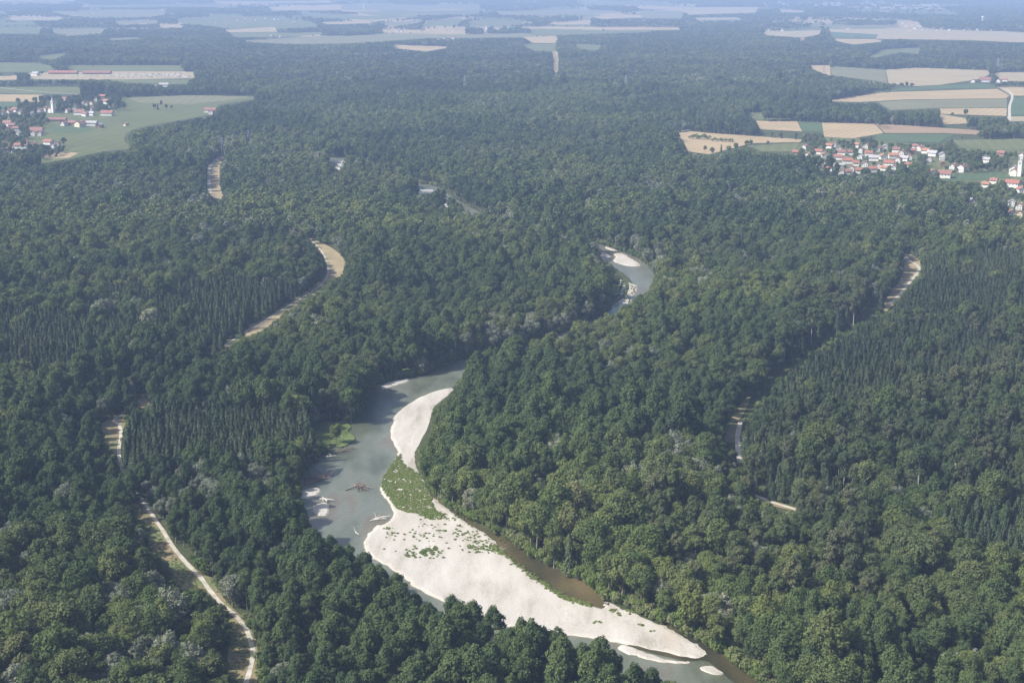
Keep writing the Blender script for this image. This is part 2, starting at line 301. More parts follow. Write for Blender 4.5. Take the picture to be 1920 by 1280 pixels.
TRACKS = {
 'a': ([(455, 1300), (461, 1280), (471, 1246), (474, 1218), (464, 1184), (450, 1163), (433, 1146), (416, 1132), (395, 1108), (375, 1081), (354, 1060), (330, 1032), (316, 1012), (303, 991), (282, 960), (266, 936), (240, 905), (228, 873), (224, 859), (223, 841), (227, 810), (221, 794), (213, 788), (230, 776), (263, 750)], 2.1, 'white gravel track curving up the lower left'),
 'b': ([(385, 668), (397, 663), (440, 635), (467, 617), (483, 611), (511, 591), (550, 568), (588, 545), (610, 525), (616, 507), (612, 488), (603, 472), (592, 459), (579, 448)], 1.5, 'white track past the curved dry clearing'),
 'c': ([(1389, 790), (1386, 801), (1383, 819), (1384, 845), (1387, 872)], 3.2, 'short white track in the right-hand forest'),
 'd': ([(1413, 927), (1450, 942), (1498, 956)], 2.6, 'thin pale track deep in the right-hand forest'),
 'e': ([(1697, 476), (1703, 486), (1720, 498), (1722, 508), (1705, 530), (1670, 570)], 2.6, 'pale track at the far right forest lane'),
 'f': ([(418, 290), (400, 304), (392, 318), (392, 345), (394, 362)], 4.5, 'pale track below the power line'),
 'g': ([(62, 116), (85, 118), (108, 124), (113, 129), (100, 134), (88, 136)], 7.0, 'curving pale road near the long red hall'),
 'h': ([(0, 165), (60, 171), (110, 175), (150, 178)], 5.0, 'straight pale farm road above the church village'),
 'i': ([(1256, 251), (1270, 247), (1292, 244)], 6.0, 'pale field road at the forest corner'),
 'j': ([(1535, 70), (1548, 60), (1556, 54)], 9.0, 'pale road crossing the far ridge fields'),
 'k': ([(1893, 226), (1893, 200), (1898, 182), (1890, 170), (1866, 163)], 6.0, 'field road down to the hillside farm')}
OPEN = [  # open grass under the villages and meadows
 ([(0, 206), (40, 204), (90, 196), (160, 190), (240, 182), (350, 178), (520, 181), (470, 187), (410, 197), (395, 214), (310, 230), (250, 243), (234, 258), (236, 268), (250, 278), (190, 285), (150, 294), (110, 302), (50, 308), (0, 314)], 'mead', 'wide green meadow around the church village'),
 ([(1488, 296), (1500, 270), (1560, 256), (1700, 268), (1760, 276), (1800, 276), (1920, 284), (1920, 410), (1880, 405), (1830, 372), (1760, 345), (1700, 330), (1600, 332), (1540, 325)], 'mead', 'grass between the houses of the red-roofed village'),
 ([(55, 137), (363, 134), (366, 147), (55, 149)], 'pale', 'pale yard around the long red hall')]
FIELDS = [
 ('pale', [(0, 1), (140, 0), (140, 3), (0, 5)]), ('green', [(0, 54), (75, 51), (75, 63), (0, 65)]), ('grey', [(97, 56), (200, 52), (190, 62), (130, 67), (100, 62)]), ('grey', [(90, 22), (310, 18), (310, 28), (250, 33), (130, 29)]),
 ('green', [(330, 37), (420, 28), (580, 40), (600, 50), (480, 56), (340, 44)]), ('tan', [(500, 14), (640, 8), (640, 19), (520, 20)]), ('tan', [(420, 57), (515, 51), (520, 60), (430, 61)]), ('grey', [(440, 77), (500, 74), (640, 66), (640, 82), (560, 83), (520, 82)]),
 ('green', [(75, 104), (130, 98), (103, 112), (75, 110)]), ('green', [(0, 118), (62, 117), (95, 124), (105, 130), (92, 135), (0, 137)]), ('green', [(122, 122), (338, 123), (346, 133), (130, 134)]),
 ('tan', [(0, 143), (35, 143), (30, 150), (0, 153)]), ('green', [(190, 149), (355, 150), (350, 157), (320, 158), (230, 155)]), ('green', [(0, 163), (150, 163), (150, 177), (30, 176), (0, 168)]), ('tan', [(0, 176), (80, 178), (75, 191), (0, 191)]), ('dark', [(0, 192), (33, 192), (30, 205), (0, 206)]),
 ('tan', [(70, 294), (108, 285), (148, 287), (130, 296), (100, 298)]), ('dark', [(90, 238), (160, 238), (178, 241), (150, 249), (100, 248)]), ('grey', [(240, 184), (350, 179), (470, 182), (410, 191), (350, 196), (260, 193)]),
 ('tan', [(706, 55), (875, 58), (870, 63), (720, 60)]), ('grey', [(640, 68), (720, 63), (860, 65), (1000, 62), (1000, 70), (800, 72), (690, 80), (640, 82)]), ('tan', [(735, 84), (850, 88), (800, 97), (740, 91)]), ('green', [(800, 42), (865, 34), (860, 45), (790, 52)]),
 ('tan', [(1015, 44), (1110, 38), (1105, 46), (1050, 47)]), ('tan', [(965, 50), (1270, 52), (1280, 56), (1150, 57), (1000, 54)]), ('green', [(1000, 56), (1250, 59), (1040, 66), (990, 65)]), ('tan', [(980, 70), (1045, 69), (1045, 81), (1000, 81)]), ('green', [(975, 83), (1043, 82), (1040, 97), (1000, 95)]), ('green', [(1073, 82), (1130, 85), (1120, 95), (1085, 92)]),
 ('grey', [(640, 8), (900, 10), (900, 17), (700, 20), (640, 18)]), ('green', [(650, 21), (760, 21), (900, 19), (890, 26), (700, 29)]), ('tan', [(640, 19), (712, 20), (712, 22), (640, 22)]), ('tan', [(1190, 12), (1280, 13), (1280, 18), (1200, 17)]), ('grey', [(1195, 20), (1280, 21), (1280, 34), (1210, 35)]),
 ('pale', [(1282, 14), (1420, 14), (1418, 24), (1290, 28)]), ('pale', [(1460, 18), (1510, 21), (1505, 24), (1465, 24)]), ('pale', [(1428, 60), (1540, 57), (1535, 65), (1505, 71), (1435, 66)]), ('grey', [(1560, 49), (1680, 47), (1690, 52), (1560, 54)]), ('tan', [(1680, 42), (1720, 42), (1730, 50), (1692, 51)]),
 ('pale', [(1556, 55), (1700, 54), (1920, 66), (1910, 80), (1820, 76), (1642, 73), (1646, 65), (1556, 60)]), ('dark', [(1552, 61), (1645, 65.5), (1640, 72), (1560, 71)]), ('tan', [(1560, 73), (1640, 74), (1660, 78), (1600, 84), (1570, 78)]), ('green', [(1625, 108), (1655, 93), (1725, 89), (1722, 102), (1690, 98), (1665, 103), (1640, 109)]),
 ('tan', [(1510, 123), (1557, 123), (1557, 143), (1535, 135)]), ('grey', [(1558, 124), (1660, 131), (1664, 157), (1640, 152), (1559, 142)]), ('pale', [(1661, 131), (1720, 127), (1850, 132), (1858, 140), (1830, 150), (1760, 160), (1715, 162), (1666, 157)]), ('pale', [(1861, 136), (1920, 135), (1920, 158), (1880, 152)]),
 ('dark', [(1630, 172), (1720, 163), (1830, 157), (1865, 160), (1865, 166), (1780, 166), (1640, 173.5)]), ('tan', [(1540, 190), (1640, 174), (1870, 167), (1893, 180), (1885, 185), (1700, 187), (1610, 192)]), ('grey', [(1645, 192), (1700, 188), (1888, 186), (1888, 202), (1760, 203), (1670, 207)]), ('tan', [(1762, 204), (1888, 203), (1887, 218), (1765, 214)]),
 ('dark', [(1896, 183), (1920, 182), (1920, 216), (1891, 216)]), ('tan', [(1870, 164), (1920, 160), (1920, 180), (1897, 180)]), ('pale', [(1888, 219), (1920, 218), (1920, 228), (1892, 228)]),
 ('green', [(1395, 212), (1428, 210), (1430, 221), (1480, 222), (1470, 225), (1418, 225)]), ('tan', [(1418, 227), (1495, 228), (1504, 247), (1425, 243)]), ('dark', [(1496, 228), (1540, 230), (1553, 248), (1506, 247)]), ('tan', [(1541, 230), (1640, 233), (1657, 250), (1600, 260), (1545, 257)]), ('brown', [(1641, 232), (1840, 245), (1830, 253), (1770, 250), (1660, 250)]), ('dark', [(1645, 252), (1790, 252), (1760, 268), (1690, 267), (1640, 262)]),
 ('tan', [(1255, 251), (1290, 246), (1330, 250), (1505, 262), (1500, 267), (1410, 269), (1330, 290), (1290, 285), (1280, 262)]), ('green', [(1400, 274), (1500, 268), (1490, 285), (1430, 285)]), ('green', [(1785, 263), (1920, 256), (1920, 282), (1860, 281), (1800, 276)]), ('green', [(1738, 297), (1770, 305), (1762, 316), (1736, 310)]), ('dark', [(1790, 327), (1870, 322), (1900, 333), (1830, 338), (1765, 338)]), ('tan', [(1760, 214), (1810, 222), (1815, 232), (1770, 234)]),
 ('green', [(150, 10), (420, 7), (430, 12), (170, 14)]), ('pale', [(300, 46), (335, 45), (345, 51), (300, 52)]), ('grey', [(215, 40), (290, 38), (300, 43), (220, 46)]), ('green', [(560, 24), (700, 31), (790, 31), (700, 38), (590, 33)]), ('tan', [(600, 42), (690, 40), (700, 44), (610, 46)]), ('grey', [(720, 44), (790, 38), (790, 42), (730, 50)]), ('green', [(880, 42), (960, 38), (1000, 41), (960, 47), (880, 49)]), ('grey', [(930, 22), (1060, 18), (1180, 22), (1100, 28), (940, 28)]),
 ('tan', [(1110, 31), (1200, 28), (1205, 33), (1130, 36)]), ('pale', [(20, 32), (120, 33), (110, 38), (20, 39)]), ('green', [(0, 44), (60, 42), (70, 46), (0, 49)]), ('green', [(430, 64), (520, 62), (610, 60), (600, 65), (500, 70), (440, 70)]), ('grey', [(200, 72), (260, 70), (265, 73), (205, 76)]), ('tan', [(400, 3), (620, 2), (620, 5), (410, 7)]), ('green', [(1080, 4), (1250, 3), (1260, 8), (1100, 9)]), ('pale', [(1300, 34), (1380, 33), (1390, 37), (1310, 38)])]

# ------------------------------------------------------------------ ground with the river bed sunk into it
def build_ground():
    x0, x1, y0, y1, st = -720, 720, 300, 2600, 4.0
    xs = np.arange(x0, x1 + .1, st); ys = np.arange(y0, y1 + .1, st); X, Y = np.meshgrid(xs, ys); nx, ny = len(xs), len(ys)
    sdf = np.full(X.shape, 1e9)
    for p in RIV_W:
        bx0, by0 = p.min(0) - 20; bx1, by1 = p.max(0) + 20
        s = (X > bx0) & (X < bx1) & (Y > by0) & (Y < by1)
        d = seg_dist(p, X[s], Y[s]); d = np.where(inside(p, X[s], Y[s]), -d, d); sdf[s] = np.minimum(sdf[s], d)
    Z = np.interp(sdf, [-9, -3, 0, 5], [-2.0, -1.3, -.55, 0.0])
    Z += np.where(sdf > 8, (np.sin(X * .031 + np.sin(Y * .023)) + np.sin(Y * .037 + X * .011)) * .12 - .25, 0)
    Z[0, :] = Z[-1, :] = 0; Z[:, 0] = Z[:, -1] = 0
    v = np.stack([X, Y, Z], -1).reshape(-1, 3)
    i = (np.arange(ny - 1)[:, None] * nx + np.arange(nx - 1)).ravel(); f = np.stack([i, i + 1, i + nx + 1, i + nx], 1)
    XS = [-26000, x0, x1, 26000]; YS = [-2500, y0, y1, 42000]; n = len(v)
    v = np.vstack([v, [(a, b, 0) for b in YS for a in XS]])
    q = [(n + r * 4 + c, n + r * 4 + c + 1, n + r * 4 + c + 5, n + r * 4 + c + 4) for r in range(3) for c in range(3) if (r, c) != (1, 1)]
    f = np.vstack([f, np.array(q)])
    sm = mesh('ground', v, f, (G_FLOOR,), shade=True)
    return tag(obj('ground', sm), 'dark forest floor of the wide river plain', 'ground', kind='structure')
build_ground()
for k, p in enumerate(RIV_W):
    c = p.mean(0); d = []
    nrm = np.roll(p, -1, 0) - np.roll(p, 1, 0); nrm = np.stack([nrm[:, 1], -nrm[:, 0]], 1); nrm /= np.linalg.norm(nrm, axis=1, keepdims=True) + 1e-9
    area = 0.5 * np.sum(p[:, 0] * np.roll(p[:, 1], -1) - np.roll(p[:, 0], -1) * p[:, 1])
    v = [(q[0], q[1], WATER_Z - k * 0.01) for q in p + nrm * (1.5 if area > 0 else -1.5)]
    tag(obj('river', mesh('river', v, [tuple(range(len(v)))], (G_WATER,))), ('grey-green river around the long gravel bar', 'far reach of the river winding between forest banks')[k], 'river', kind='structure')
def sheet(name, pp, mat, z, label, cat, k=3, rough=0.0, px=True):
    if px: pp = widen(pp)
    p = smooth(to_world(pp) if px else pp, k, rough=rough) if k > 1 else to_world(pp)
    return tag(obj(name, mesh(name, [(a, b, z) for a, b in p], [tuple(range(len(p)))], (mat,))), label, cat, kind='structure')
def water_piece(pp, label, mat, z):
    p = smooth(to_world(pp), 4); tag(obj('side_channel', mesh('side_channel', [(a, b, z) for a, b in p], [tuple(range(len(p)))], (mat,))), label, 'water', kind='structure')
water_piece([(812, 900), (840, 935), (868, 962), (884, 974), (915, 991), (950, 1009), (996, 1038), (1050, 1068), (1096, 1088), (1130, 1116), (1148, 1136), (1146, 1150), (1112, 1143), (1050, 1128), (996, 1090), (925, 1035), (900, 1005), (850, 975), (800, 930)], 'narrow brown side channel between gravel bar and forest', G_BROOK, WATER_Z + .09)
water_piece([(1236, 1158), (1252, 1163), (1302, 1193), (1356, 1224), (1412, 1266), (1446, 1300), (1500, 1390), (1440, 1385), (1400, 1300), (1350, 1256), (1325, 1236), (1290, 1236), (1240, 1226), (1190, 1212), (1180, 1200), (1290, 1215), (1240, 1178)], 'dark brown channel round the tip of the gravel bar', G_BROOK, WATER_Z + .06)
def gravel(pp, label):
    w = to_world(pp); size = np.ptp(w, 0).max(); p = smooth(w, 5, rough=min(.45, size / 70))
    t = np.roll(p, -2, 0) - np.roll(p, 2, 0); nr = np.stack([t[:, 1], -t[:, 0]], 1); nr /= np.linalg.norm(nr, axis=1, keepdims=True) + 1e-9
    if np.sum(p[:, 0] * np.roll(p[:, 1], -1) - np.roll(p[:, 0], -1) * p[:, 1]) < 0: nr = -nr
    n = len(p); s = min(1, size / 60)
    rings = [(p - nr * 2.0 * s, -.16), (p, -.54), (p + nr * 4.0 * s, -.95), (p + nr * 11.0 * s, -2.4)]
    v = [(a, b, z) for r, z in rings for a, b in r]
    f = [tuple(range(n))] + [(i * n + j, (i + 1) * n + j, (i + 1) * n + (j + 1) % n, i * n + (j + 1) % n) for i in range(3) for j in range(n)]
    return tag(obj('gravel_bar', mesh('gravel_bar', v, f, (G_GRAVEL,))), label, 'gravel bar', kind='structure')
for k, (pp, lb) in GRAVEL.items(): gravel(pp, lb)
LM = {'lane': G_LANE, 'dry': G_DRY, 'lush': G_LUSH}
for k, (m, pp, lb) in LANES.items(): sheet('clearing', pp, LM[m], 0.06, lb, 'clearing', 3)
for nm_, pp in (('rising to the curved dry clearing', [(255, 757), (300, 728), (345, 695), (397, 664), (440, 635), (467, 617), (511, 591), (550, 568), (588, 545), (612, 522)]),):
    sheet('clearing', [(x - 3, y - 6) for x, y in pp] + [(x + 8, y + 9) for x, y in pp[::-1]], G_LANE, 0.05, 'long grassy lane ' + nm_, 'clearing', 2)
sheet('green_bank', [(865, 962), (890, 974), (950, 1004), (1000, 1034), (1050, 1062), (1100, 1084), (1140, 1112), (1150, 1122), (1200, 1138), (1260, 1164), (1290, 1160), (1150, 1095), (1000, 1015), (900, 960)], G_LUSH, 0.12, 'lush green bank along the narrow side channel', 'bank')
sheet('green_bank', [(715, 716), (760, 705), (800, 698), (860, 674), (850, 664), (780, 684), (710, 702)], G_LUSH, 0.12, 'grassy far bank of the river bend', 'bank')
def mosaic_mat():
    m, nt, o = new_mat('far_farmland'); b = N(nt, 'ShaderNodeBsdfPrincipled', Roughness=0.95); b.inputs['Specular IOR Level'].default_value = 0.1
    mp = N(nt, 'ShaderNodeMapping'); mp.inputs['Rotation'].default_value = (0, 0, .15); mp.inputs['Scale'].default_value = (1 / 420, 1 / 650, 1); nt.links.new(pos(nt), mp.inputs[0])
    vo = N(nt, 'ShaderNodeTexVoronoi', Scale=1.0); vo.distance = 'CHEBYCHEV'; vo.voronoi_dimensions = '2D'; nt.links.new(mp.outputs[0], vo.inputs['Vector'])
    sx = N(nt, 'ShaderNodeSeparateColor'); nt.links.new(vo.outputs['Color'], sx.inputs[0])
    c = ramp(nt, sx.outputs[0], [(0, (.085, .10, .045)), (.3, (.125, .128, .075)), (.5, (.07, .09, .04)), (.68, (.25, .20, .125)), (.84, (.28, .222, .135)), (1, (.10, .115, .055))]); c.node.color_ramp.interpolation = 'CONSTANT'
    nt.links.new(c, b.inputs['Base Color']); nt.links.new(b.outputs[0], o.inputs[0]); return m
tag(obj('farmland', mesh('farmland', [(-9000, 6900, .05), (9000, 6900, .05), (20000, 41000, .05), (-20000, 41000, .05)], [(0, 1, 2, 3)], (mosaic_mat(),))), 'patchwork of distant fields across the hazy plain', 'farmland', kind='structure')
for i, (pp, m, lb) in enumerate(OPEN): sheet('meadow', pp, FM[m], 0.08, lb, 'meadow', 2)
CN = {'tan': 'tan stubble', 'pale': 'pale straw', 'green': 'green', 'dark': 'dark green', 'grey': 'grey-green', 'brown': 'brown striped', 'mead': 'meadow green'}
def where(px, py):
    a = 'far left plain' if px < 600 else 'middle of the far plain' if px < 1300 else 'right-hand slopes'
    return a
NTH = ['first', 'second', 'third', 'fourth', 'fifth', 'sixth', 'seventh', 'eighth', 'ninth', 'tenth', 'eleventh', 'twelfth', 'thirteenth', 'fourteenth', 'fifteenth', 'sixteenth', 'seventeenth', 'eighteenth', 'nineteenth', 'twentieth']
def nth(k): return NTH[k] if k < 20 else ('%dth' % (k + 1) if (k + 1) % 10 not in (1, 2, 3) else '%d%s' % (k + 1, {1: 'st', 2: 'nd', 3: 'rd'}[(k + 1) % 10]))
fk = {}
for i, (m, pp) in enumerate(FIELDS):
    c = np.mean(pp, 0); fk.setdefault((m, where(*c)), []).append((c[1], i))
FL = {}
for (m, w), l in fk.items():
    for r, (_, i) in enumerate(sorted(l, reverse=True)): FL[i] = f'{CN[m]} field on the {w}, {nth(r)} nearest of its colour there'
for i, (m, pp) in enumerate(FIELDS): sheet('field', pp, FM[m], 0.16 + 0.004 * i, FL[i], 'field', 1)
TRACK_PX = []
for k, (pp, w, lb) in TRACKS.items():
    p = smooth(to_world(pp), 5, closed=False); t = np.gradient(p, axis=0); nr = np.stack([-t[:, 1], t[:, 0]], 1); nr /= np.linalg.norm(nr, axis=1, keepdims=True) + 1e-9
    ww = w / 2 * (1 + rng.normal(0, .07, (len(p), 1)))
    v = [(a, b, .50 if k in 'ghijk' else .11) for q in (p + nr * ww, p - nr * ww) for a, b in q]; n = len(p)
    tag(obj('track', mesh('track', v, [(i, i + n, i + n + 1, i + 1) for i in range(n - 1)], (G_ROAD,))), lb, 'track', kind='structure')
    TRACK_PX.append((pp, w))

# ------------------------------------------------------------------ which pixels of the plan stay open
CLEAR = np.zeros((1500, 2320), bool)                      # offset 200 px
GYY, GXX = np.mgrid[0:1500, 0:2320]
def mark(pp, arr=CLEAR, off=200):
    p = widen(pp) + off; a0, b0 = np.maximum(np.floor(p.min(0)).astype(int), 0); a1, b1 = np.ceil(p.max(0)).astype(int) + 1
    a1 = min(a1, 2320); b1 = min(b1, 1500)
    if a1 <= a0 or b1 <= b0: return
    arr[b0:b1, a0:a1] |= inside(p, GXX[b0:b1, a0:a1] + .0, GYY[b0:b1, a0:a1] + .0)
for p in VIS_WATER: mark(p)
for k, (p, _) in GRAVEL.items():
    if k != 'main': mark(p)
    else: mark(p[:p.index((1198, 1209))] + [(1198, 1192), (1090, 1156), (1000, 1138), (910, 1116), (850, 1094), (790, 1070), (766, 1056), (740, 1042), (705, 1032), (690, 1018)] + p[p.index((686, 1006)):])
for k, (m, p, _) in LANES.items(): mark(p)
for pp, up, dn in (([(392, 667), (397, 664), (440, 635), (467, 617), (511, 591), (550, 568), (588, 545), (612, 522)], 3, 4), ([(1388, 800), (1400, 770), (1440, 725), (1490, 672), (1560, 628), (1620, 592), (1650, 575)], 3, 2), ([(404, 370), (420, 400), (470, 425), (560, 440), (580, 448)], 2, 2)):
    mark([(x - 4, y - up) for x, y in pp] + [(x + 4, y + dn) for x, y in pp[::-1]])
for m, p in FIELDS: mark(p)
for p, m, _ in OPEN[:1] + OPEN[2:]: mark(p)
VILLAGE = np.zeros_like(CLEAR); mark([(0, 206), (40, 196), (90, 190), (160, 178), (225, 180), (238, 196), (215, 214), (110, 214), (85, 222), (75, 250), (100, 258), (40, 262), (70, 270), (125, 268), (120, 290), (60, 304), (0, 306)], VILLAGE); CLEAR &= ~VILLAGE
mark([(85, 222), (130, 214), (240, 208), (240, 260), (120, 262), (85, 250)]); VILLAGE &= ~CLEAR
mark(OPEN[1][0], VILLAGE)
def lookup(arr, x, y):
    xi = np.clip((x + 200).astype(int), 0, 2319); yi = np.clip((y + 200).astype(int), 0, 1499); return arr[yi, xi]

# ------------------------------------------------------------------ buildings
W_WHITE = simple_mat('white_plaster', (.60, .59, .555), .8, .08); W_CREAM = simple_mat('cream_plaster', (.68, .60, .44), .8, .08); W_WOOD = simple_mat('brown_boarding', (.20, .13, .085), .85, .2)
R_RED = simple_mat('red_tiles', (.245, .098, .068), .8, .22, .5); R_ORANGE = simple_mat('orange_tiles', (.27, .135, .085), .8, .18, .5); R_BROWN = simple_mat('brown_tiles', (.20, .095, .075), .8, .2, .5)
R_GREY = simple_mat('grey_roofing', (.30, .29, .30), .7, .15, .5); M_GLASS = simple_mat('window_glass', (.05, .06, .075), .15, .1); M_DOOR = simple_mat('door_wood', (.16, .09, .05), .6, .1)
M_STEEL = simple_mat('galvanised_steel', (.42, .44, .46), .5, .1); M_CONC = simple_mat('concrete', (.48, .47, .45), .85, .1)
WALLS = {'w': (W_WHITE, 'white'), 'c': (W_CREAM, 'cream'), 'b': (W_WOOD, 'brown')}
ROOFS = {'r': (R_RED, 'red'), 'o': (R_ORANGE, 'orange'), 'b': (R_BROWN, 'brown'), 'g': (R_GREY, 'grey')}
PANE = MB().box(-.55, .55, -.05, .06, -.7, .7).mesh('window', M_GLASS); DOOR = MB().box(-.6, .6, -.05, .07, 0, 2.2).mesh('door', M_DOOR)
house_cache = {}
def house_meshes(w, l, h, wall, roof):
    key = (w, l, h, wall, roof)
    if key not in house_cache:
        r = h + w * .5 * .62; b = MB()
        b.add([(-w/2, -l/2, -.3), (w/2, -l/2, -.3), (w/2, -l/2, h), (0, -l/2, r), (-w/2, -l/2, h), (-w/2, l/2, -.3), (w/2, l/2, -.3), (w/2, l/2, h), (0, l/2, r), (-w/2, l/2, h)],
              [(0, 1, 2, 3, 4), (9, 8, 7, 6, 5), (0, 5, 6, 1), (1, 6, 7, 2), (4, 9, 5, 0), (2, 7, 8, 3), (3, 8, 9, 4)])
        rf = MB(); e = .9; k = (r - h) / (w / 2); t = .3
        for s in (-1, 1):
            a, zb = s * (w / 2 + e), h - e * k
            rf.add([(0, -l/2-e, r+.05), (a, -l/2-e, zb+.05), (a, l/2+e, zb+.05), (0, l/2+e, r+.05), (0, -l/2-e, r+t), (a, -l/2-e, zb+t), (a, l/2+e, zb+t), (0, l/2+e, r+t)],
                   [(0, 1, 2, 3), (7, 6, 5, 4), (0, 4, 5, 1), (1, 5, 6, 2), (2, 6, 7, 3), (3, 7, 4, 0)])
        ch = MB().box(w*.12, w*.12+.8, l*.1, l*.1+.8, h, r + .9)
        house_cache[key] = (b.mesh('wall', WALLS[wall][0]), rf.mesh('roof', ROOFS[roof][0]), ch.mesh('chimney', M_CONC))
    return house_cache[key]
def house(px, py, wpx, wall, roof, rz=None, ratio=1.35, h=None, detail=True):
    s = mpp(py); x, y = ground(px, py); l = max(9.0, round(wpx * .86 * s / 3) * 3.0); w = max(7.5, round(l / ratio / 1.5) * 1.5)
    if h is None: h = 5.6 if l < 16 else 6.4
    rz = random.uniform(-.75, .0) + (math.pi / 2 if random.random() < .5 else 0) if rz is None else (-rz - .25 if rz < .7 else rz)
    if roof == 'r' and random.random() < .3: roof = random.choice('bo')
    e = obj('house', None, loc=(x, y, .1), rz=rz)
    wm, rm, cm = house_meshes(w, l, h, wall, roof)
    obj('wall', wm, e); rf = obj('roof', rm, e)
    if detail:
        obj('chimney', cm, rf)
        for sy in (-1, 1):
            for xx in np.linspace(-w/2 + 1.7, w/2 - 1.7, 3):
                for zz in (1.7, 4.3): obj('window', PANE, e, (xx, sy * (l/2 + .03), zz))
        for sx in (-1, 1):
            for yy in np.linspace(-l/2 + 2, l/2 - 2, 4):
                obj('window', PANE, e, (sx * (w/2 + .03), yy, 4.1), math.pi / 2)
        obj('door', DOOR, e, (w/2 + .03, 0, -.05), math.pi / 2)
    hw = .42 * max(l, w) / s; mark([(px - hw, py - 1.3 * h / s), (px + hw, py - 1.3 * h / s), (px + hw, py - .35 * h / s), (px - hw, py - .35 * h / s)])
    return e
def cluster(name, rows, cat='house', detail=True):
    """rows: (px, py, width px, wall, roof[, rz, ratio, h]); labels count along the cluster from the left"""
    rows = sorted(rows, key=lambda r: r[0]); cnt = {}
    tot = {}
    for r in rows: tot[(r[3], r[4])] = tot.get((r[3], r[4]), 0) + 1
    for r in rows:
        e = house(*r[:5], rz=r[5] if len(r) > 5 else None, ratio=r[6] if len(r) > 6 else 1.35, h=r[7] if len(r) > 7 else None, detail=detail)
        k = cnt.get((r[3], r[4]), 0); cnt[(r[3], r[4])] = k + 1
        kind = 'long hall' if len(r) > 6 and r[6] > 2.4 else 'house'
        tag(e, f"{ROOFS[r[4]][1]}-roofed {WALLS[r[3]][1]} {kind}, {nth(k)} such from left {name}" if tot[(r[3], r[4])] > 1 else f"{ROOFS[r[4]][1]}-roofed {WALLS[r[3]][1]} {kind}, the only one {name}", 'hall' if kind == 'long hall' else cat, 'houses ' + name)
        if kind == 'long hall': e.name = 'hall'
a4 = lambda L: [(1240 + q[0] * .354, 220 + q[1] * .354) + tuple(q[2:]) for q in L]
a5 = lambda L: [(q[0] / 4, 160 + q[1] / 4) + tuple(q[2:]) for q in L]
cluster('in the red-roofed village', a4([(710, 200, 14, 'b', 'r'), (890, 165, 15, 'w', 'r'), (940, 178, 12, 'w', 'r', 0), (955, 200, 15, 'w', 'r'), (800, 240, 20, 'w', 'o', 1.3), (862, 215, 15, 'w', 'r'), (880, 245, 13, 'w', 'r', .2), (935, 225, 17, 'w', 'r'), (985, 245, 22, 'w', 'r', 1.4), (1005, 285, 18, 'w', 'r'), (870, 312, 12, 'w', 'g', .1), (990, 305, 15, 'w', 'r'), (1045, 297, 14, 'w', 'r'), (893, 285, 14, 'w', 'r'),
  (1055, 222, 14, 'w', 'g', .3), (1125, 230, 22, 'w', 'g', 1.3), (1060, 188, 13, 'w', 'r'), (1035, 160, 13, 'w', 'o'), (1150, 180, 17, 'w', 'o'), (1186, 170, 13, 'w', 'g', 0), (1228, 218, 20, 'w', 'r', 1.5), (1205, 258, 22, 'w', 'r', 1.2), (1255, 240, 15, 'w', 'r', .3), (1288, 232, 17, 'w', 'g'), (1308, 268, 14, 'w', 'r'), (1150, 272, 13, 'w', 'r', .2), (1370, 178, 20, 'w', 'r'), (1330, 192, 15, 'b', 'b'), (1345, 168, 12, 'w', 'r'), (940, 265, 22, 'w', 'g', 1.5, 2.8, 4.0), (1435, 205, 19, 'w', 'g', .9), (1485, 228, 9, 'w', 'g', 0, 1.2, 10)] + [(x, y, 13 + (x % 5), 'w', 'rrob'[i % 4]) for i, (x, y) in enumerate([(760, 170), (832, 196), (915, 158), (1000, 200), (1085, 165), (1098, 205), (1172, 222), (1078, 262), (1118, 290), (955, 305), (832, 270), (1242, 186), (1272, 202), (1312, 225), (1402, 192), (1420, 236), (775, 215), (1030, 258), (1180, 285), (1232, 282)])]))
cluster('at the right edge below the red-roofed village', a4([(1490, 262, 14, 'b', 'b'), (1545, 275, 15, 'w', 'r'), (1592, 290, 19, 'w', 'b', .5, 1.2, 8), (1435, 305, 15, 'w', 'r'), (1500, 320, 26, 'w', 'b', 1.1), (1800, 205, 18, 'b', 'r'), (1720, 240, 15, 'w', 'g'), (1906, 222, 14, 'w', 'r', .3, 1.2, 8), (1865, 303, 17, 'w', 'g', .3, 1.1, 9.5), (1860, 370, 30, 'w', 'r', .9, 1.5), (1760, 352, 14, 'w', 'r'), (1905, 400, 20, 'w', 'r'), (1640, 462, 14, 'w', 'g'), (1855, 470, 15, 'w', 'g', .2), (1897, 488, 17, 'w', 'r', .3), (1895, 528, 14, 'c', 'b', .2), (1850, 525, 13, 'w', 'r'), (1715, 372, 9, 'w', 'r')]))
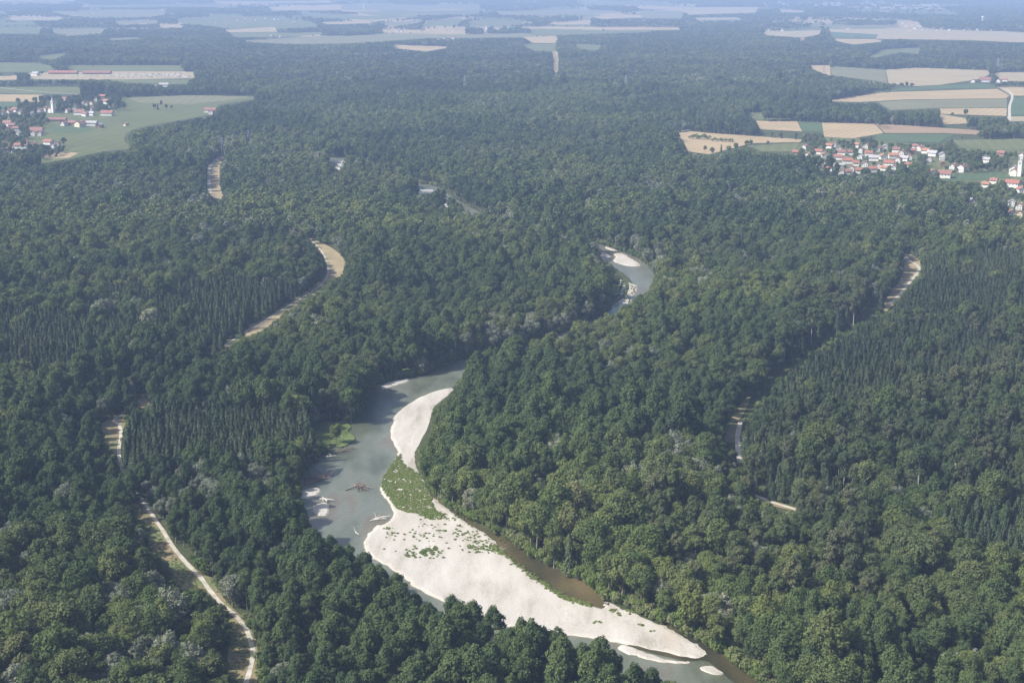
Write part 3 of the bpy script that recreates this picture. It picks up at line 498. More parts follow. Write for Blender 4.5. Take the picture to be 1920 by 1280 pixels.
cluster('in the church village', a5([(20, 225, 12, 'w', 'b', 0), (72, 215, 12, 'w', 'r', .2), (112, 200, 14, 'w', 'b'), (155, 220, 14, 'w', 'r', 0), (238, 230, 11, 'w', 'g', .2), (300, 205, 14, 'w', 'o'), (345, 195, 13, 'w', 'o'), (484, 118, 12, 'w', 'r'), (625, 146, 10, 'w', 'r', .1), (652, 152, 10, 'w', 'r', 0), (692, 145, 13, 'c', 'o'), (728, 118, 14, 'w', 'r'), (770, 98, 14, 'b', 'r'), (800, 140, 17, 'w', 'r'), (828, 172, 9, 'w', 'r'), (510, 206, 12, 'w', 'b'), (565, 182, 13, 'w', 'r'), (602, 222, 22, 'w', 'b', 1.4), (640, 232, 14, 'w', 'b'), (690, 196, 12, 'w', 'b', .1), (692, 228, 12, 'w', 'g'), (805, 228, 26, 'w', 'r', 1.45, 1.8),
  (430, 272, 40, 'b', 'b', 1.5, 3.6, 4.5), (484, 304, 12, 'w', 'b', .2), (545, 300, 17, 'b', 'b', 1.3), (603, 312, 19, 'c', 'b', .25, 1.3, 7), (690, 305, 24, 'w', 'g', 1.4, 2.0), (748, 318, 16, 'b', 'g'), (945, 304, 11, 'c', 'o', .3, 1.2, 3.0)]))
cluster('in the hamlet at the left edge', a5([(60, 305, 19, 'w', 'b', 1.2), (95, 318, 13, 'b', 'b'), (48, 342, 12, 'w', 'r', .2), (125, 342, 13, 'w', 'b'), (140, 380, 12, 'w', 'g', .1), (275, 362, 27, 'w', 'r', 1.45, 1.6), (258, 377, 11, 'w', 'r', .1), (305, 378, 11, 'w', 'r', 0)]))
cluster('below the church village', a5([(30, 462, 16, 'w', 'r'), (75, 505, 17, 'w', 'r'), (160, 475, 26, 'w', 'r', 1.5, 2.2), (365, 445, 18, 'w', 'r', 1.2), (404, 472, 13, 'w', 'b', .1), (432, 455, 12, 'w', 'b'), (200, 448, 9, 'w', 'r'), (255, 462, 13, 'b', 'b')]))
cluster('on the lone forest-edge farm', a5([(1580, 205, 24, 'w', 'b', 1.45, 2.0), (1590, 218, 11, 'w', 'b', 0)]))
cluster('on the farm below the long red hall', [(288, 166, 14, 'w', 'g', .2), (308, 163, 20, 'w', 'g', 1.5, 2.0), (67, 142, 15, 'w', 'g', 1.2)])
cluster('on the hillside farm', [(1825, 155, 13, 'w', 'b', .3), (1848, 154, 26, 'w', 'b', 1.3, 1.6), (1872, 156, 15, 'w', 'b', .3), (1884, 153, 11, 'w', 'r')])
cluster('beside the parked cars', [(119, 139, 63, 'b', 'r', 1.55, 4.5, 4.5), (182, 139.3, 60, 'b', 'r', 1.55, 4.5, 4.5)])
far = lambda pts, pal='wr wb wg wr cr': [(x, y, w, *random.choice(pal.split()), ) for x, y, w in pts]
cluster('scattered over the far left plain', far([(x, y, 4.5) for x, y in [(185, 26), (140, 25), (175, 26), (312, 31), (350, 33), (363, 33), (305, 19), (320, 19), (335, 20), (345, 20), (355, 18), (397, 21), (408, 21), (395, 42), (405, 43), (425, 45), (445, 40), (460, 36), (468, 37), (480, 39), (490, 37), (498, 36), (515, 38), (523, 38), (553, 42), (548, 43), (75, 54), (88, 54), (120, 52), (135, 53), (160, 51), (170, 50), (510, 68), (525, 70)]]), detail=False)
cluster('in the far brick-red hamlet', far([(x, y, 8) for x, y in [(808, 76), (822, 77), (838, 78), (849, 74), (858, 77), (868, 80), (880, 78), (890, 78), (902, 76), (849, 84), (832, 74)]], 'wr br wo wr'), detail=False)
cluster('by the far white church', far([(x, y, 5) for x, y in [(900, 60), (905, 56), (918, 60), (925, 57), (931, 60), (936, 58), (910, 61)]], 'wg wg wr'), detail=False)
cluster('on the far straw field', [(746, 60, 6, 'w', 'g', .2), (753, 60, 6, 'w', 'g', .2)], detail=False)
cluster('on the far ridge', far([(1441, 58, 5), (1456, 59, 5), (1467, 59, 5), (1410, 71, 5), (1422, 72, 5), (1590, 55, 6)], 'wg wr wg'), detail=False)
cluster('in the woodland hamlet under the ridge', far([(x, y, 7) for x, y in [(1488, 77), (1500, 78), (1510, 81), (1522, 80), (1532, 79), (1541, 82), (1512, 86), (1506, 76)]], 'wr br wr'), detail=False)
cluster('in the far white village', far([(1694 + i * 5.1 + random.uniform(-2, 2), 44 + (i * 7 % 5) * 3.4 + random.uniform(-1, 1), random.uniform(4, 6.5)) for i in range(44)], 'wr wg wb wg wr wg'), detail=False)
cluster('in the distant town', far([(1425 + i * 4.6 + random.uniform(-2, 2), 5 + (i * 5 % 4) * 2.3 + random.uniform(-.7, .7), random.uniform(3.5, 6)) for i in range(48)], 'wg wg wr wg wb'), detail=False)
cluster('in the second distant town', far([(1727 + i * 3.6, 8 + (i % 3) * 2, 4.5) for i in range(9)] + [(968 + i * 5, 3 + (i % 3) * 1.5, 4.5) for i in range(8)], 'wg wr wg'), detail=False)
def church(px, py, tower_h, label, spire, nave=(9, 18, 8)):
    x, y = ground(px, py); e = obj('church', None, loc=(x, y, .1), rz=-.5); w, l, h = nave
    wm, rm, _ = house_meshes(w, l, h, 'w', 'o'); obj('wall', wm, e, (-8, 6, 0)); obj('roof', rm, e, (-8, 6, 0))
    t = 2.7; tw = obj('tower', MB().box(-t, t, -t, t, -.3, tower_h).mesh('tower', W_WHITE), e)
    sp = MB(); sp.add([(-t-.3, -t-.3, tower_h), (t+.3, -t-.3, tower_h), (t+.3, t+.3, tower_h), (-t-.3, t+.3, tower_h), (-.7, -.7, tower_h + spire*.35), (.7, -.7, tower_h + spire*.35), (.7, .7, tower_h + spire*.35), (-.7, .7, tower_h + spire*.35), (0, 0, tower_h + spire)],
        [(3, 2, 1, 0), (0, 1, 5, 4), (1, 2, 6, 5), (2, 3, 7, 6), (3, 0, 4, 7), (4, 5, 8), (5, 6, 8), (6, 7, 8), (7, 4, 8)])
    obj('spire', sp.mesh('spire', R_GREY), tw)
    for s in (-1, 1):
        obj('belfry_window', PANE, tw, (s * .8, -t - .03, tower_h - 3), 0, (1, 1, 1.4)); obj('belfry_window', PANE, tw, (t + .03, s * .8, tower_h - 3), math.pi / 2, (1, 1, 1.4))
        for q in range(3): obj('window', PANE, e, (-8 + s * (w/2 + .03), 6 - 5 + q * 5, 4.2), math.pi / 2, (1.2, 1, 1.9))
    s = mpp(py); mark([(px - 16 / s, py - (tower_h + 2) / s), (px + 4 / s, py - (tower_h + 2) / s), (px + 4 / s, py), (px - 16 / s, py)])
    return tag(e, label, 'church')
church(100, 212, 24, 'white village church with a slim spire on the left plain', 15)
church(1911, 331, 22, 'white church tower among houses at the right edge', 6)
church(912, 60, 26, 'distant white church amid dark trees', 14)
# town blocks, water tower, mast, bridge, pylons
for i, (px, py, w, h) in enumerate([(1547, 12, 8, 32), (1560, 12, 9, 30), (1572, 12, 7, 32)]):
    x, y = ground(px, py); s = mpp(py); e = obj('tower_block', None, loc=(x, y, .1)); W = w * s * .5
    obj('wall', MB().box(-W, W, -8, 8, -.3, h).mesh('wall', W_WHITE), e); obj('roof', MB().box(-W - .4, W + .4, -8.4, 8.4, h + .003, h + .8).mesh('roof', M_CONC), e)
    st = MB().box(-W * .9, W * .9, -8.06, -8.0, -.6, .6).mesh('window_band', M_GLASS)
    for q in range(8): obj('window_band', st, e, (0, 0, 3 + q * (h - 4) / 8))
    mark([(px - w / 2, py - h / s - 1), (px + w / 2, py - h / s - 1), (px + w / 2, py), (px - w / 2, py)])
    tag(e, f"{('leftmost', 'middle', 'rightmost')[i]} of three pale tower blocks in the distant town", 'tower block', 'tower blocks in the distant town')
def tower(px, py, r, h, label, name, head):
    x, y = ground(px, py); e = obj(name, None, loc=(x, y, .1))
    obj('shaft', MB().tube([(0, 0, -.3), (0, 0, h)], [r, r * .8], 12).mesh('shaft', W_WHITE), e); obj('head', MB().tube([(0, 0, h - head), (0, 0, h - head * .7), (0, 0, h), (0, 0, h + head * .3)], [r * .9, r * 1.7, r * 1.7, .3], 12).mesh('head', W_WHITE), e)
    s = mpp(py); mark([(px - 1, py - h / s), (px + 1, py - h / s), (px + 1, py), (px - 1, py)]); tag(e, label, 'tower')
tower(1842, 42, 5, 34, 'white water tower above the far white village', 'water_tower', 9); tower(682, 17, 4, 52, 'slender white chimney on the far plain', 'chimney_tower', 5); tower(850, 62, 2, 18, 'small white silo on the far straw field', 'silo', 3)
def bridge():
    xa, ya = ground(766, 366); xb, yb = ground(812, 366); L = xb - xa; e = obj('bridge', None, loc=((xa + xb) / 2, ya, 0))
    obj('deck', MB().box(-L/2, L/2, -3.5, 3.5, 4.6, 5.6).mesh('deck', M_CONC), e)
    for s in (-1, 1): obj('railing', MB().box(-L/2, L/2, s * 3.4 - .1, s * 3.4 + .1, 5.603, 6.7).mesh('railing', W_WHITE), e)
    for q in (-.25, .25): obj('pier', MB().box(q * L - .8, q * L + .8, -3, 3, -2.3, 4.6).mesh('pier', M_CONC), e)
    tag(e, 'low white road bridge glimpsed over the river in the forest', 'bridge')
    mark([(770, 355), (808, 355), (808, 362), (770, 362)])
bridge()
def pylon(px, py, h, label):
    x, y = ground(px, py); e = obj('power_pylon', None, loc=(x, y, 0), rz=.3); b = MB(); r0, r1 = h * .085, h * .018
    P = lambda z, i: (((-1, -1), (1, -1), (1, 1), (-1, 1))[i][0] * (r0 + (r1 - r0) * z / h), ((-1, -1), (1, -1), (1, 1), (-1, 1))[i][1] * (r0 + (r1 - r0) * z / h), z)
    for i in range(4): b.tube([P(0, i), P(h, i)], [.28, .2], 4)
    zs = [h * k / 9 for k in range(10)]
    for k in range(9):
        for i in range(4): b.tube([P(zs[k], i), P(zs[k + 1], (i + 1) % 4)], [.14, .14], 4)
    obj('mast', b.mesh('mast', M_STEEL), e)
    for z, wd in ((.66, .17), (.79, .22), (.92, .14)):
        a = MB()
        for s in (-1, 1): a.tube([(-h * wd, 0, h * z), (0, s * r1 * 2, h * z + .9), (h * wd, 0, h * z)], [.16, .22, .16], 4)
        am = obj('crossarm', a.mesh('crossarm', M_STEEL), e)
        for s in (-1, 1): obj('insulator', MB().tube([(s * h * wd * .95, 0, h * z), (s * h * wd * .95, 0, h * z - 1.6)], [.15, .2], 5).mesh('insulator', M_GLASS), am)
    s = mpp(py); mark([(px - 1.5, py - h / s), (px + 1.5, py - h / s), (px + 1.5, py - h / s * .25), (px - 1.5, py - h / s * .25)])
    tag(e, label, 'pylon', 'power pylons')
for a in [(418, 293, 30, 'grey lattice pylon at the top of the dry corridor on the left'), (467, 277, 30, 'grey lattice pylon half hidden in forest right of the dry corridor'), (68, 116, 46, 'grey lattice pylon beside the curving pale road'), (871, 170, 38, 'grey lattice pylon in the middle forest'), (1173, 170, 38, 'grey lattice pylon in the forest right of centre'), (1870, 134, 40, 'grey lattice pylon before the right-hand spruce wood'), (1544, 143, 30, 'grey lattice pylon in the upper stubble field')]: pylon(*a)
# parked cars on the yard
def car_mesh(mat):
    b = MB(); b.box(-2.1, 2.1, -.88, .88, .35, .95)
    b.add([(-1.5, -.85, .953), (1.1, -.85, .953), (1.1, .85, .953), (-1.5, .85, .953), (-1.1, -.7, 1.5), (.5, -.7, 1.5), (.5, .7, 1.5), (-1.1, .7, 1.5)], [(0, 1, 5, 4), (1, 2, 6, 5), (2, 3, 7, 6), (3, 0, 4, 7), (4, 5, 6, 7)])
    for sx in (-1.3, 1.3):
        for sy in (-.8, .8): b.tube([(sx, sy - .1, .33), (sx, sy + .1, .33)], [.33, .33], 8)
    return b.mesh('parked_car', mat)
CARM = [(car_mesh(simple_mat('car_paint_' + n, c, .3, .03)), n) for n, c in (('white', (.75, .75, .75)), ('silver', (.5, .52, .54)), ('blue', (.12, .2, .35)), ('grey', (.2, .21, .22)))]
for r, (py, xa, xb) in enumerate([(139.0, 216, 345), (141.2, 204, 352), (143.4, 120, 360), (145.2, 215, 362)]):
    n = int((xb - xa) / 4.6)
    for i in range(n):
        m, cn = CARM[random.choice((0, 0, 0, 1, 1, 2, 3))]; x, y = ground(xa + (i + random.uniform(.2, .8)) * 4.6, py)
        tag(obj('parked_car', m, loc=(x, y, .1), rz=random.choice((1.57, .6, 0)) + random.uniform(-.1, .1), scale=1.25), f"{cn} vehicle, {nth(i)} from left in the {('back', 'second', 'third', 'front')[r]} row beside the red hall", 'car', 'vehicles parked beside the red hall')

# ------------------------------------------------------------------ driftwood in the river
M_DRIFT = simple_mat('bleached_driftwood', (.50, .47, .42), .9, .15, 2); M_DEAD = simple_mat('brown_dead_wood', (.15, .115, .09), .9, .25, 1.5)
def drift(px, py, L, rz, n, mat, label, twigs=6, spread=.5):
    x, y = ground(px, py, WATER_Z); e = obj('driftwood', None, loc=(x, y, WATER_Z), rz=rz)
    for k in range(n):
        b = MB(); a = random.uniform(-spread, spread); l = L * random.uniform(.6, 1); o = random.uniform(-.15, .15) * L
        c, s = math.cos(a), math.sin(a); r = L * .022
        b.tube([(-l/2*c + o, -l/2*s + o, .1), (0 + o, o, .5 + .2 * k), (l/2*c + o, l/2*s + o, .9 + .2 * k)], [r * 1.3, r, r * .5], 6)
        obj('log', b.mesh('log', mat), e)
    t = MB()
    for k in range(twigs):
        a = random.uniform(0, 6.28); q = Vector((math.cos(a), math.sin(a), random.uniform(.1, .9))) * L * random.uniform(.2, .42); s0 = Vector((random.uniform(-.25, .35) * L, random.uniform(-.08, .08) * L, .4))
        t.tube([s0, s0 + q * .6 + Vector((0, 0, .3)), s0 + q], [.14, .1, .04], 4)
    if twigs: obj('branches', t.mesh('branches', mat), e)
    tag(e, label, 'driftwood', 'driftwood in the river')
drift(593, 900, 22, .5, 3, M_DEAD, 'brown fallen tree with bare branches on the left bank', 46, .9)
drift(674, 915, 15, -.6, 5, M_DEAD, 'dark log jam in the middle of the river', 22, 1.2); drift(609, 938, 11, -.9, 4, M_DRIFT, 'pale logs stranded by the left gravel patch', 4)
drift(714, 973, 9, .1, 4, M_DRIFT, 'pale driftwood snag near the long gravel bar', 6); drift(672, 1001, 9, -.9, 2, M_DRIFT, 'single pale trunk lying in the shallows', 2)
drift(618, 857, 8, .2, 2, M_DRIFT, 'small bleached log under the left bank', 3); drift(650, 845, 12, .6, 3, M_DEAD, 'dark branches trailing off the meadow bank', 16, .8)
drift(937, 1031, 7, -.4, 1, M_DRIFT, 'short pale log beside the side channel', 1)

# ------------------------------------------------------------------ trees
def quads(c, n, size, asp=1.0):
    k = len(c); n = n / (np.linalg.norm(n, axis=1, keepdims=True) + 1e-9); r = rng.normal(size=(k, 3)); a = np.cross(n, r); a /= np.linalg.norm(a, axis=1, keepdims=True) + 1e-9
    b = np.cross(n, a); s = size[:, None] * .5; j = lambda: rng.uniform(.65, 1.25, (k, 1))
    v = np.stack([c + a * s * j(), c + b * s * j() * asp, c - a * s * j(), c - b * s * j() * asp], 1).reshape(-1, 3)
    return v, np.arange(4 * k).reshape(-1, 4)
def unit(k, up=0.0):
    d = rng.normal(size=(k, 3)); d /= np.linalg.norm(d, axis=1, keepdims=True)
    if up: d[:, 2] = np.where((d[:, 2] < 0) & (rng.random(k) < up), -d[:, 2], d[:, 2])
    return d
def lobed(H, R, base, nl, nq, qs, lr=(.26, .42), flat=1.0, top=1.0, jit=.7):
    """crown of many leaf lumps hung round an egg-shaped volume"""
    hc = (H + base) / 2; hv = (H - base) / 2
    d = unit(nl, .55); rr = rng.uniform(.45, .8, nl)[:, None]; env = np.array([R, R, hv])
    tp = 1 - (1 - top) * np.clip(d[:, 2:3], 0, 1); lc = d * rr * env * np.concatenate([tp, tp, np.ones_like(tp)], 1) + [0, 0, hc]
    lrad = rng.uniform(*lr, nl) * R; lt = rng.uniform(.88, 1.14, nl)
    w = lrad ** 2; li = rng.choice(nl, int(nq * 1.6), p=w / w.sum()); dd = unit(len(li), .5)
    p = lc[li] + dd * lrad[li][:, None] * np.array([1, 1, flat]) * rng.uniform(.58, 1.2, (len(li), 1))
    deep = np.zeros(len(p), bool)
    for c, r in zip(lc, lrad): deep |= np.linalg.norm(p - c, axis=1) < r * .54
    keep = np.where(~deep)[0][:nq]; p, dd, li = p[keep], dd[keep], li[keep]
    nrm = dd + .35 * (p - [0, 0, hc]) / R + rng.normal(0, jit, p.shape); nrm[:, 2] += .25
    v, f = quads(p, nrm, qs * rng.uniform(.7, 1.35, len(p))); tint = np.repeat(lt[li] * rng.uniform(.88, 1.12, len(p)), 4)
    return v, f, tint, lc
def trunk_mb(H, base, r, lc, limbs=5):
    b = MB(); k = random.uniform(-.6, .6); top = base + (H - base) * .55
    b.tube([(0, 0, -.5), (k * .3, 0, H * .2), (k, k * .5, base), (k * .6, k * .3, top)], [r * 1.3, r, r * .75, r * .3], 7)
    for c in sorted(lc.tolist(), key=lambda q: q[2])[:: max(1, len(lc) // limbs)][:limbs]:
        z = base + (c[2] - base) * .4; b.tube([(k * .8, k * .4, z), (c[0] * .5, c[1] * .5, z + (c[2] - z) * .6), tuple(c)], [r * .45, r * .3, r * .12], 5)
    return b
def spruce_parts(H, R, wh, per, seg, bmat):
    cs, ns, ss, tt = [], [], [], []
    for i in range(wh):
        z = H * (.10 + .88 * i / wh); rr = R * (1 - (z / H) ** 1.15) * rng.uniform(.8, 1.1) + .25
        n = max(4, int(per * (.4 + .6 * rr / R))); a0 = rng.uniform(0, 6.28)
        for k in range(n):
            a = a0 + 6.283 * k / n + rng.uniform(-.25, .25); L = rr * rng.uniform(.75, 1.15); tn = rng.uniform(.75, 1.25)
            for q in range(seg):
                t = (q + .6) / seg; cs.append((math.cos(a) * L * t, math.sin(a) * L * t, z - L * .38 * t * t + rng.uniform(-.15, .15)))
                ns.append((math.cos(a) * .55 + rng.normal(0, .35), math.sin(a) * .55 + rng.normal(0, .35), .75)); ss.append((.55 + .5 * (1 - t)) * R / 3.2 * (4 / seg) * 1.25); tt.append(tn)
    v, f = quads(np.array(cs), np.array(ns), np.array(ss)); 
    return (v, f, np.repeat(tt, 4)), MB().tube([(0, 0, -.5), (0, 0, H * .5), (0, 0, H * .98)], [R * .09, R * .06, .05], 6)
KIND = {}
def register(key, crown, tk, lm, bm, H, R):
    v, f, tint = crown[:3]; cm = mesh(key + '_crown', v, f, (lm,), attrs={'tint': tint}); tm = tk.mesh(key + '_trunk', bm)
    nv = len(v); tv = np.array(tk.v); both = mesh(key, np.vstack([v, tv]), [tuple(q) for q in f.tolist()] + [tuple(i + nv for i in q) for q in tk.f], (lm, bm), [0] * len(f) + [1] * len(tk.f), {'tint': np.concatenate([tint, np.ones(len(tv))])})
    KIND[key] = dict(crown=cm, trunk=tm, both=both, H=H, R=R)
def make(key, kind, lod):
    f = (1, .16, .045)[lod]; q = (1, 2.25, 3.9)[lod]
    if kind == 'broad': H, R = rng.uniform(19, 24), rng.uniform(5.8, 7.6); c = lobed(H, R, H * .24, 46, int(5200 * f), .76 * q, (.17, .36)); lm, bm, r = L_BROAD, BARK, .38
    elif kind == 'poplar': H, R = rng.uniform(23, 27), rng.uniform(5.4, 6.4); c = lobed(H, R, H * .16, 56, int(5400 * f), .72 * q, (.16, .32), 1.2, .82); lm, bm, r = L_DARK, BARK, .40
    elif kind == 'willow': H, R = rng.uniform(15, 19), rng.uniform(5.6, 7.2); c = lobed(H, R, H * .10, 60, int(5400 * f), .62 * q, (.15, .29)); lm, bm, r = L_WILLOW, BARK, .42
    elif kind == 'tall': H, R = rng.uniform(25, 29), rng.uniform(3.8, 4.8); c = lobed(H, R, H * .38, 30, int(2800 * f), .70 * q, (.20, .40)); lm, bm, r = L_PINE, BARK_PALE, .30
    elif kind == 'bush': H, R = rng.uniform(4, 5.5), rng.uniform(2.2, 3.2); c = lobed(H, R, .1, 14, int(520 * max(f, .2)), .62 * (1 if lod == 0 else 1.6), (.25, .45)); lm, bm, r = L_BUSH, BARK, .10
    if kind == 'spruce':
        H, R = rng.uniform(19, 22.5), rng.uniform(4.0, 5.0); c, t = spruce_parts(H, R, (28, 13, 8)[lod], (13, 8, 6)[lod], (4, 2, 1)[lod], None); register(key, c, t, L_SPRUCE, BARK_BROWN, H, R)
    else: register(key, c, trunk_mb(H, max(.3, c[3][:, 2].min() - 1), r, c[3], 6 if lod == 0 else 2), lm, bm, H, R)
KINDS = {'broad': 6, 'poplar': 4, 'willow': 3, 'tall': 3, 'spruce': 4, 'bush': 3}
for kd, n in KINDS.items():
    for i in range(n): make(f'{kd}_a{i}', kd, 0)
    for i in range(min(n, 3)): make(f'{kd}_b{i}', kd, 1)
    if kd != 'bush':
        for i in range(min(n, 3)): make(f'{kd}_c{i}', kd, 2)

# zones of the wood, as the crowns show in the photo
SPRUCE_Z = [([(228, 775), (300, 762), (590, 768), (600, 830), (470, 858), (380, 850), (300, 850), (235, 875)], .97), ([(0, 500), (150, 540), (330, 520), (560, 530), (530, 570), (420, 640), (300, 700), (0, 690)], .82),
  ([(1480, 640), (1620, 560), (1740, 480), (1920, 470), (2000, 740), (1700, 740), (1560, 760), (1400, 790), (1420, 730)], .86), ([(1400, 790), (2000, 740), (2000, 930), (1400, 900)], .38), ([(1760, 900), (2000, 860), (2000, 1040), (1780, 1000)], .6),
  ([(330, 100), (1040, 85), (1040, 150), (700, 160), (350, 135)], .65), ([(1480, 90), (2000, 80), (2000, 120), (1500, 125)], .65), ([(1700, 400), (2000, 400), (2000, 480), (1720, 470)], .45), ([(100, 85), (330, 90), (350, 125), (120, 118)], .5)]
TALL_Z = [([(1400, 760), (2000, 720), (2000, 930), (1400, 900)], .55), ([(1180, 930), (1640, 910), (1660, 1120), (1300, 1110)], .55), ([(1480, 560), (2000, 480), (2000, 740), (1420, 780)], .4)]
POP_Z = [[(290, 890), (560, 880), (690, 1000), (760, 1050), (960, 1160), (1180, 1200), (1250, 1400), (470, 1400), (430, 1130), (330, 1000)], [(270, 700), (430, 660), (640, 690), (580, 760), (300, 765)], [(850, 690), (1000, 660), (1400, 720), (1340, 800), (960, 900), (850, 850)]]
WIL_Z = [([(350, 720), (640, 735), (660, 780), (380, 775)], .35), ([(840, 590), (1080, 560), (1090, 640), (860, 650)], .45), ([(1020, 640), (1260, 650), (1250, 700), (1040, 700)], .4), ([(1140, 410), (1240, 430), (1240, 520), (1180, 480)], .5), ([(240, 860), (560, 850), (560, 900), (260, 930)], .5), ([(880, 420), (1120, 440), (1130, 510), (900, 490)], .35),
  ([(1530, 320), (1680, 325), (1680, 350), (1530, 345)], .4), ([(280, 365), (420, 365), (420, 385), (290, 385)], .6), ([(600, 190), (1150, 190), (1250, 240), (700, 250)], .12), ([(0, 960), (460, 1000), (480, 1400), (0, 1400)], .12)]
def pick_species(cx, cy, wx, wy):
    n = len(cx); sp = np.zeros(n, int); r = rng.random(n)           # 0 broad 1 poplar 2 willow 3 tall 4 spruce
    stand = np.sin(wx * .013 + 1.7 * np.sin(wy * .009)) + np.sin(wy * .0117 - 1.3 * np.sin(wx * .0083))
    sp[(r < .06) | ((stand > 1.2) & (r < .3))] = 2
    sp[(stand < -1.1) & (r > .55)] = 1; sp[(r > .985)] = 4
    for p in POP_Z: sp[inside(p, cx, cy) & (r > .04)] = 1
    for p, k in WIL_Z: sp[inside(p, cx, cy) & (rng.random(n) < k)] = 2
    for p, k in TALL_Z: sp[inside(p, cx, cy) & (rng.random(n) < k)] = 3
    for p, k in SPRUCE_Z: sp[inside(p, cx, cy) & (rng.random(n) < k * (1 + .3 * np.sin(wx * .021) * np.sin(wy * .017)))] = 4
    return sp
SPN = ['broad', 'poplar', 'willow', 'tall', 'spruce']
def scatter(ya, yb, sp, xpad):
    """jittered grid between two distances, as wide as the view there plus a margin"""
    out = []
    y = ya
    while y < yb:
        hw = y * .372 + xpad; n = int(2 * hw / sp); x = -hw + (np.arange(n) + rng.uniform(-.42, .42, n) + .5 * (int(y / sp) % 2)) * sp
        out.append(np.stack([x, y + rng.uniform(-.42, .42, n) * sp], 1)); y += sp * .92
    return np.vstack(out)
def in_river(x, y):
    r = np.zeros(len(x), bool)
    for p in RIV_W: r |= inside(p, x, y)
    return r
def on_track(x, y):
    r = np.zeros(len(x), bool)
    for pp, w in TRACK_PX: r |= seg_dist(to_world(pp), x, y, False) < w * .5 + 1.2
    return r
def covers(x, y, H, R, tol=0):
    bx, by = pixel(x, y, np.zeros_like(x)); hit = lookup(CLEAR, bx, by).astype(int) * 9
    for fz, offs in ((.3, (-.55, 0, .55)), (.55, (-.85, -.4, 0, .4, .85)), (.78, (-.7, 0, .7)), (.98, (-.25, .25))):
        for o in offs:
            qx, qy = pixel(x + o * R, y, H * fz); hit += lookup(CLEAR, qx, qy)
    return hit > tol
def far_lod(y): return np.where(y < 1500, 0, np.where(y < 3600, 1, 2))
def stands(x, y):
    """forest compartments: each with its own age (height) and mixture"""
    cx = np.floor((x + 38 * np.sin(y / 83) + 17 * np.sin(y / 31)) / 118).astype(np.int64); cy_ = np.floor((y + 45 * np.sin(x / 97) + 15 * np.sin(x / 29)) / (150 + .02 * 0)).astype(np.int64)
    h = (cx * 73856093 ^ cy_ * 19349663) & 0xffff; h = (h * 40503 >> 3) & 0xffff
    return (h % 997) / 997.0, ((h // 7) % 991) / 991.0
def plant(P, base_scale, dens=None):
    x, y = P[:, 0], P[:, 1]; bx, by = pixel(x, y, np.zeros_like(x)); cx, cyy = pixel(x, y, np.full_like(x, 15))
    sp = pick_species(cx, cyy, x, y); sc = rng.normal(1.0, .19, len(x)).clip(.62, 1.5) * base_scale
    u, w2 = stands(x, y); sc = sc * np.interp(u, [0, .25, .8, 1], [.78, .93, 1.05, 1.16])
    _r = rng.random(len(x)); _free = sp == 0
    sp = np.where(_free & (w2 < .10) & (_r < .5) & (y > 1050), 4, sp); sp = np.where(_free & (w2 > .90) & (_r < .35), 2, sp); sp = np.where(_free & (w2 > .45) & (w2 < .68) & (_r < .8), 1, sp)
    sc = np.where(sp == 4, sc.clip(.84 * base_scale, 1.06 * base_scale), sc)
    _td = np.full(len(x), 1e9)
    for pp, _w in TRACK_PX[:5]: _td = np.minimum(_td, seg_dist(to_world(pp), x, y, False))
    _ox, _oy = ground(585, 935); sc = np.where((_td < 30) | (np.hypot(x - _ox, y - _oy) < 34) | (np.hypot(x - ground(605, 850)[0], y - ground(605, 850)[1]) < 36), sc * .74, sc)
    var = rng.integers(0, 12, len(x)); lod = far_lod(y)
    H = np.zeros(len(x)); R = np.zeros(len(x)); key = np.empty(len(x), object)
    for s, nm in enumerate(SPN):
        for l in range(3):
            n = KINDS[nm] if l == 0 else min(KINDS[nm], 3)
            for v in range(n):
                m = (sp == s) & (lod == l) & (var % n == v); k = f'{nm}_{"abc"[l]}{v}'; key[m] = k; H[m] = KIND[k]['H']; R[m] = KIND[k]['R']
    ok = ~in_river(x, y) & ~on_track(x, y)
    fx = np.floor((x + 160 * np.sin(y / 610) + 60 * np.sin(y / 190)) / 430).astype(np.int64); fy = np.floor((y + 180 * np.sin(x / 520) + 70 * np.sin(x / 170)) / 620).astype(np.int64)
    hh = ((fx * 73856093 ^ fy * 83492791) * 40503 >> 5) & 0x3ff; ok &= (y < 7400) | (hh > np.where(y < 9500, 380, 560)) | (rng.random(len(x)) < .035)
    vil = lookup(VILLAGE, bx, by); ok &= ~vil | (rng.random(len(x)) < .6); sc = np.where(vil, sc * .6, sc)
    # a tree crowding an open place is a smaller one, or is not there
    zs = np.where(y > 7600, .48, np.where(y > 3600, .66, 1.06)); tl = np.where(y > 3600, 1, 0)
    bad = covers(x, y, H * sc * zs, R * sc, tl); sc = np.where(bad, sc * .74, sc); bad2 = bad & covers(x, y, H * sc * zs, R * sc, tl)
    ok &= ~bad2; rej = bad2 & ~in_river(x, y) & ~on_track(x, y)
    return x[ok], y[ok], sc[ok], key[ok], P[rej]
T = [plant(scatter(430, 1500, 7.5, 30), .97), plant(scatter(1500, 3600, 8.4, 60), .94), plant(scatter(3600, 7600, 13.0, 80), 1.28), plant(scatter(7600, 19000, 32, 150), 2.0)]
